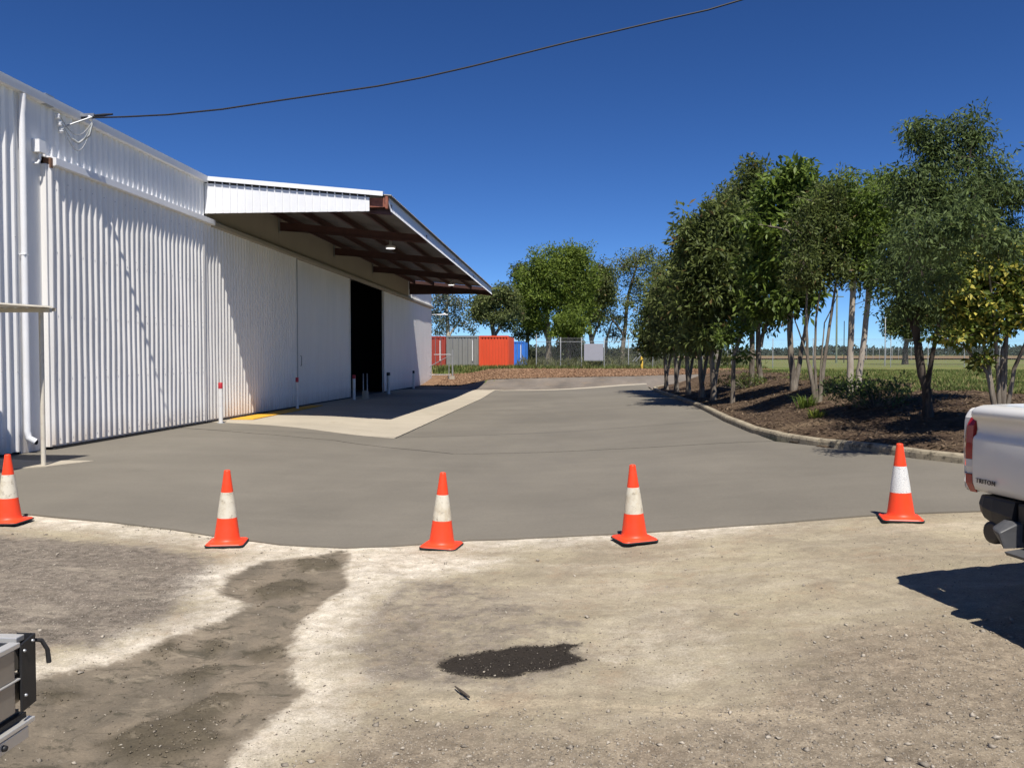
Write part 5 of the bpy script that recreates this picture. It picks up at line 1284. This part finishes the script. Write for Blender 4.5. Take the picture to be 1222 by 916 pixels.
far_tree('dark drooping tree seen low behind the pale trunks across the field', 1080, 424, 88, [[(1080, 427, .3), (1082, 400, .22), (1085, 370, .12)]],
         [(1080, 372, 20, 16, 60), (1066, 388, 12, 14, 26), (1100, 380, 18, 18, 36), (1085, 398, 14, 10, 18), (1130, 385, 26, 18, 50), (1165, 388, 26, 18, 40)], LD, bk=BKD, nl=20, clr=.8)
# scrub line behind the fence
v_ = []; 
cs = np.column_stack([rng.uniform(-12, 12, 900), rng.uniform(97, 112, 900), rng.random(900)]); cs[:, 2] = terrain(cs[:, 0], cs[:, 1])+cs[:, 2]*1.5
v, f, t, ac = leaves(cs, 12, .8, .5, .3, .3, -.3); o = raw('scrub', v, f, leaf_mat('dry_scrub_leaves', (.05, .065, .035), (.15, .15, .08), rough=.7), kind='stuff'); setattr_f(o, 'tint', t); setattr_f(o, 'acc', ac)
cs = np.column_stack([rng.uniform(-12, 14, 500), rng.uniform(61, 70, 500), np.zeros(500)]); cs = cs[(cs[:, 0] > -4.2)]; cs[:, 2] = terrain(cs[:, 0], cs[:, 1])+rng.random(len(cs))*.5
v, f, t, ac = leaves(cs, 12, .35, .40, .12, .2, -.8); o = raw('fence_weeds', v, f, leaf_mat('dry_weed_leaves', (.08, .10, .035), (.22, .21, .10), rough=.7), kind='stuff'); setattr_f(o, 'tint', t); setattr_f(o, 'acc', ac)
# far woodland on the skyline
n = 16000; ang = rng.uniform(-.85, .95, n); R_ = rng.uniform(640, 760, n); X_ = np.sin(ang)*R_; Y_ = np.cos(ang)*R_
hh = 2.2+6*fbm(X_, Y_*0, .02, 4, 3)+1.0*rng.random(n)
cs = np.column_stack([X_, Y_, .7+.0075*(Y_-12)+hh*rng.random(n)**.8*np.where(X_ < 60, 1.15, .95)])
v, f, t, ac = leaves(cs, 3, 1.6, 2.4, .6, .3, -.1); o = raw('far_woodland', v, f, leaf_mat('hazy_far_leaves', (.030, .045, .034), (.07, .09, .065), rough=.8), kind='stuff'); setattr_f(o, 'tint', t); setattr_f(o, 'acc', ac)

# ---- grass blades on the field and bank, litter, mulch chips, stones
GR = leaf_mat('field_grass_blades', (.065, .10, .025), (.19, .225, .065), (.30, .25, .11), .15, rough=.6, trans=.35)
def blades(name, X, Y, h, m, w=.012, off=0.):
    n = len(X); Z = terrain(X, Y)+off; a = rng.uniform(0, 2*np.pi, n); L = h*rng.uniform(.5, 1.3, n); d = np.stack([np.cos(a), np.sin(a)], 1)
    b = np.column_stack([X, Y, Z]); sd = np.column_stack([-d[:, 1], d[:, 0], np.zeros(n)])*w*rng.uniform(.6, 1.5, n)[:, None]
    tip = b+np.column_stack([d[:, 0]*L*.5, d[:, 1]*L*.5, L])
    V = np.stack([b-sd, b+sd, tip], 1).reshape(-1, 3); i = np.arange(n)*3; o = raw(name, V, np.stack([i, i+1, i+2], 1), m, kind='stuff')
    pt = fbm(X, Y, .5, 3, 4)-.47+rng.normal(0, .2, n)*.6+.5
    setattr_f(o, 'tint', np.repeat(np.clip(pt, 0, 1), 3)); setattr_f(o, 'acc', np.repeat(rng.random(n), 3)); return o
n = 110000
Yb = 17+rng.random(n)**1.6*45; Xb = Yb*rng.uniform(.12, .64, n)
k = (kerb_d(Xb, Yb) > 3.3)&(fbm(Xb, Yb, .6, 4, 21) > .36+.12*(kerb_d(Xb, Yb) < 4.8)); k &= ~((Yb > 50)&(Xb < 14)&(Yb < 60.5))
blades('field_grass', Xb[k], Yb[k], .09, GR, .016)
Xb = rng.uniform(-12, 14, 14000); Yb = rng.uniform(59.5, 66, 14000); k = Yb < 66; blades('bank_grass', Xb[k], Yb[k], .28, GR, .03)
def bits(name, X, Y, size, m, off=.0, flat=.5, long=1., zf=None, hf=None):
    n = len(X); Z = (hf(X, Y) if hf is not None else terrain(X, Y))+off
    base = np.array([[1, 0, 0], [0, 1, 0], [-1, 0, 0], [0, -1, 0], [0, 0, 1], [0, 0, -1.]])
    F = np.array([[0, 1, 4], [1, 2, 4], [2, 3, 4], [3, 0, 4], [1, 0, 5], [2, 1, 5], [3, 2, 5], [0, 3, 5]])
    s = size*np.ones(n) if not hasattr(size, '__len__') else size
    P = base[None]*rng.uniform(.6, 1.25, (n, 6, 1))+rng.normal(0, .18, (n, 6, 3)); P[:, :, 0] *= long
    P[:, :, 2] *= flat
    a = rng.uniform(0, 2*np.pi, n); ti = rng.normal(0, .35, n)
    x = P[:, :, 0]*np.cos(ti)[:, None]-P[:, :, 2]*np.sin(ti)[:, None]; z = P[:, :, 0]*np.sin(ti)[:, None]+P[:, :, 2]*np.cos(ti)[:, None]; y = P[:, :, 1]
    Q = np.stack([x*np.cos(a)[:, None]-y*np.sin(a)[:, None], x*np.sin(a)[:, None]+y*np.cos(a)[:, None], z], 2)*s[:, None, None]*.5
    Q[:, :, 0] += X[:, None]; Q[:, :, 1] += Y[:, None]; Q[:, :, 2] += Z[:, None]
    o = raw(name, Q.reshape(-1, 3), (F[None]+np.arange(n)[:, None, None]*6).reshape(-1, 3), m, kind='stuff')
    t = np.repeat(rng.random(n), 6); setattr_f(o, 'tint', t); return o
def bitmat(name, a, b, rough=.9):
    g = NG(name); c = g.mix(g.attr('tint'), a, b); c = g.scale(c, g.rng(g.noise(90, 4), .3, .7, .8, 1.2)); return g.done(c, rough, None, .2)
Xc = rng.uniform(-9, 14, 26000); Yc = rng.uniform(52, 61, 26000); k = sdist(Xc, Yc, np.array(MUL)) > -.15
bits('mulch_chips', Xc[k], Yc[k], rng.uniform(.06, .17, k.sum()), bitmat('bark_chip', (.10, .05, .028), (.38, .24, .145)), .03, .35, 1.6)
n = 26000; Xc = rng.uniform(3.5, 16, n); Yc = 10.5+rng.random(n)**1.5*30; k = (kerb_d(Xc, Yc) > .2)&(kerb_d(Xc, Yc) < 4.8)
bits('leaf_litter', Xc[k], Yc[k], rng.uniform(.02, .085, k.sum()), bitmat('dry_litter', (.04, .026, .017), (.21, .15, .095)), .028, .25, 2.2)
# stones on the yard
SM = bitmat('pale_yard_stones', (.17, .145, .115), (.42, .37, .30)); SD = bitmat('dark_yard_stones', (.06, .052, .045), (.20, .17, .14))
def scatter(n, power=1.5):
    Ys = 2.9+rng.random(n)**power*5.4; Xs = (Ys*rng.uniform(-.76, .60, n)); return Xs, Ys
ey_ = lambda X: np.interp(X, [p[0] for p in EDGE], [p[1] for p in EDGE])
Xs, Ys = scatter(60000); rg = np.clip(sdist(Xs, Ys, RGH)*2+.5, 0, 1); gy_m = np.clip(sdist(Xs, Ys, GREY)*3+.4, 0, 1); wt = sdist(Xs, Ys, WET) > 0
pr_ = .10+.75*rg+.5*gy_m; pr_ = np.where(wt, .05, pr_); pr_ *= .35+1.1*fbm(Xs, Ys, 2.5, 4, 61); k = (rng.random(len(Xs)) < pr_)&(Ys < ey_(Xs)-.05)
sz = .005+.014*rng.random(k.sum())**3
bits('yard_stones', Xs[k], Ys[k], sz, SM, .001, .6, hf=gravel_h)
Xs, Ys = scatter(16000); k = (rng.random(len(Xs)) < .35)&(Ys < ey_(Xs)-.05); bits('dark_yard_stones', Xs[k], Ys[k], .004+.011*rng.random(k.sum())**3, SD, .001, .6, hf=gravel_h)
Xs, Ys = scatter(1400); k = (Ys < ey_(Xs)-.05)&(rng.random(len(Xs)) < .15+.6*(sdist(Xs, Ys, RGH) > -.1)); bits('larger_yard_stones', Xs[k], Ys[k], .018+.028*rng.random(k.sum())**2, SM, .003, .55, hf=gravel_h)
# crumbs in the wet strip and in the oil patch
Xs, Ys = scatter(30000, 1.2); lu = lumpf(Xs, Ys); k = (sdist(Xs, Ys, WET) > .02)&(rng.random(len(Xs)) < np.where(lu > -.03, .8, .05)); bits('cement_crumbs', Xs[k], Ys[k], .005+.018*rng.random(k.sum())**3, bitmat('damp_cement_crumb', (.10, .083, .058), (.20, .165, .12)), .003, .6, hf=gravel_h)
x0p, y0p = np.array(OIL).min(0); x1p, y1p = np.array(OIL).max(0)
Xs = rng.uniform(x0p-.1, x1p+.3, 5200); Ys = rng.uniform(y0p-.08, y1p+.1, 5200); od = sdist(Xs, Ys, OIL); k = (od > -.015)|((Xs > x1p-.15)&(rng.random(5200) < .06)); k = k&(rng.random(5200) < .55); bits('oily_crumbs', Xs[k], Ys[k], .004+.011*rng.random(k.sum())**2, bitmat('oily_grit', (.022, .018, .015), (.06, .05, .04), .8), .002, .7, hf=gravel_h)
k = (od > 0)&(rng.random(5200) < .015); bits('grit_in_oil', Xs[k], Ys[k], .005+.008*rng.random(k.sum()), SM, .006, .7, hf=gravel_h)
ee = np.array(resample(EDGE, .02, False)); ee = ee[(ee[:, 0] > -7)&(ee[:, 0] < 5)]; kk = rng.integers(0, len(ee), 1500); Xs = ee[kk, 0]+rng.normal(0, .03, 1500); Ys = ee[kk, 1]-np.abs(rng.normal(0, .05, 1500))+.01
k = fbm(Xs, Ys, 1.6, 3, 91) > .45; bits('slab_edge_crumbs', Xs[k], Ys[k], .008+.022*rng.random(k.sum())**3, bitmat('set_cement_crumb', (.10, .09, .07), (.30, .27, .21)), .004, .5)
# stray leaf stick
a = gp(543, 821); b = gp(560, 833)
mb = MB(); mb.tube([(a.x, a.y, a.z+.012), ((a.x+b.x)/2, (a.y+b.y)/2, a.z+.010), (b.x, b.y, b.z+.008)], [.004, .009, .006], 5); tag(mb.build('twig', BKD), 'small dark twig lying just below the oil patch', 'twig')
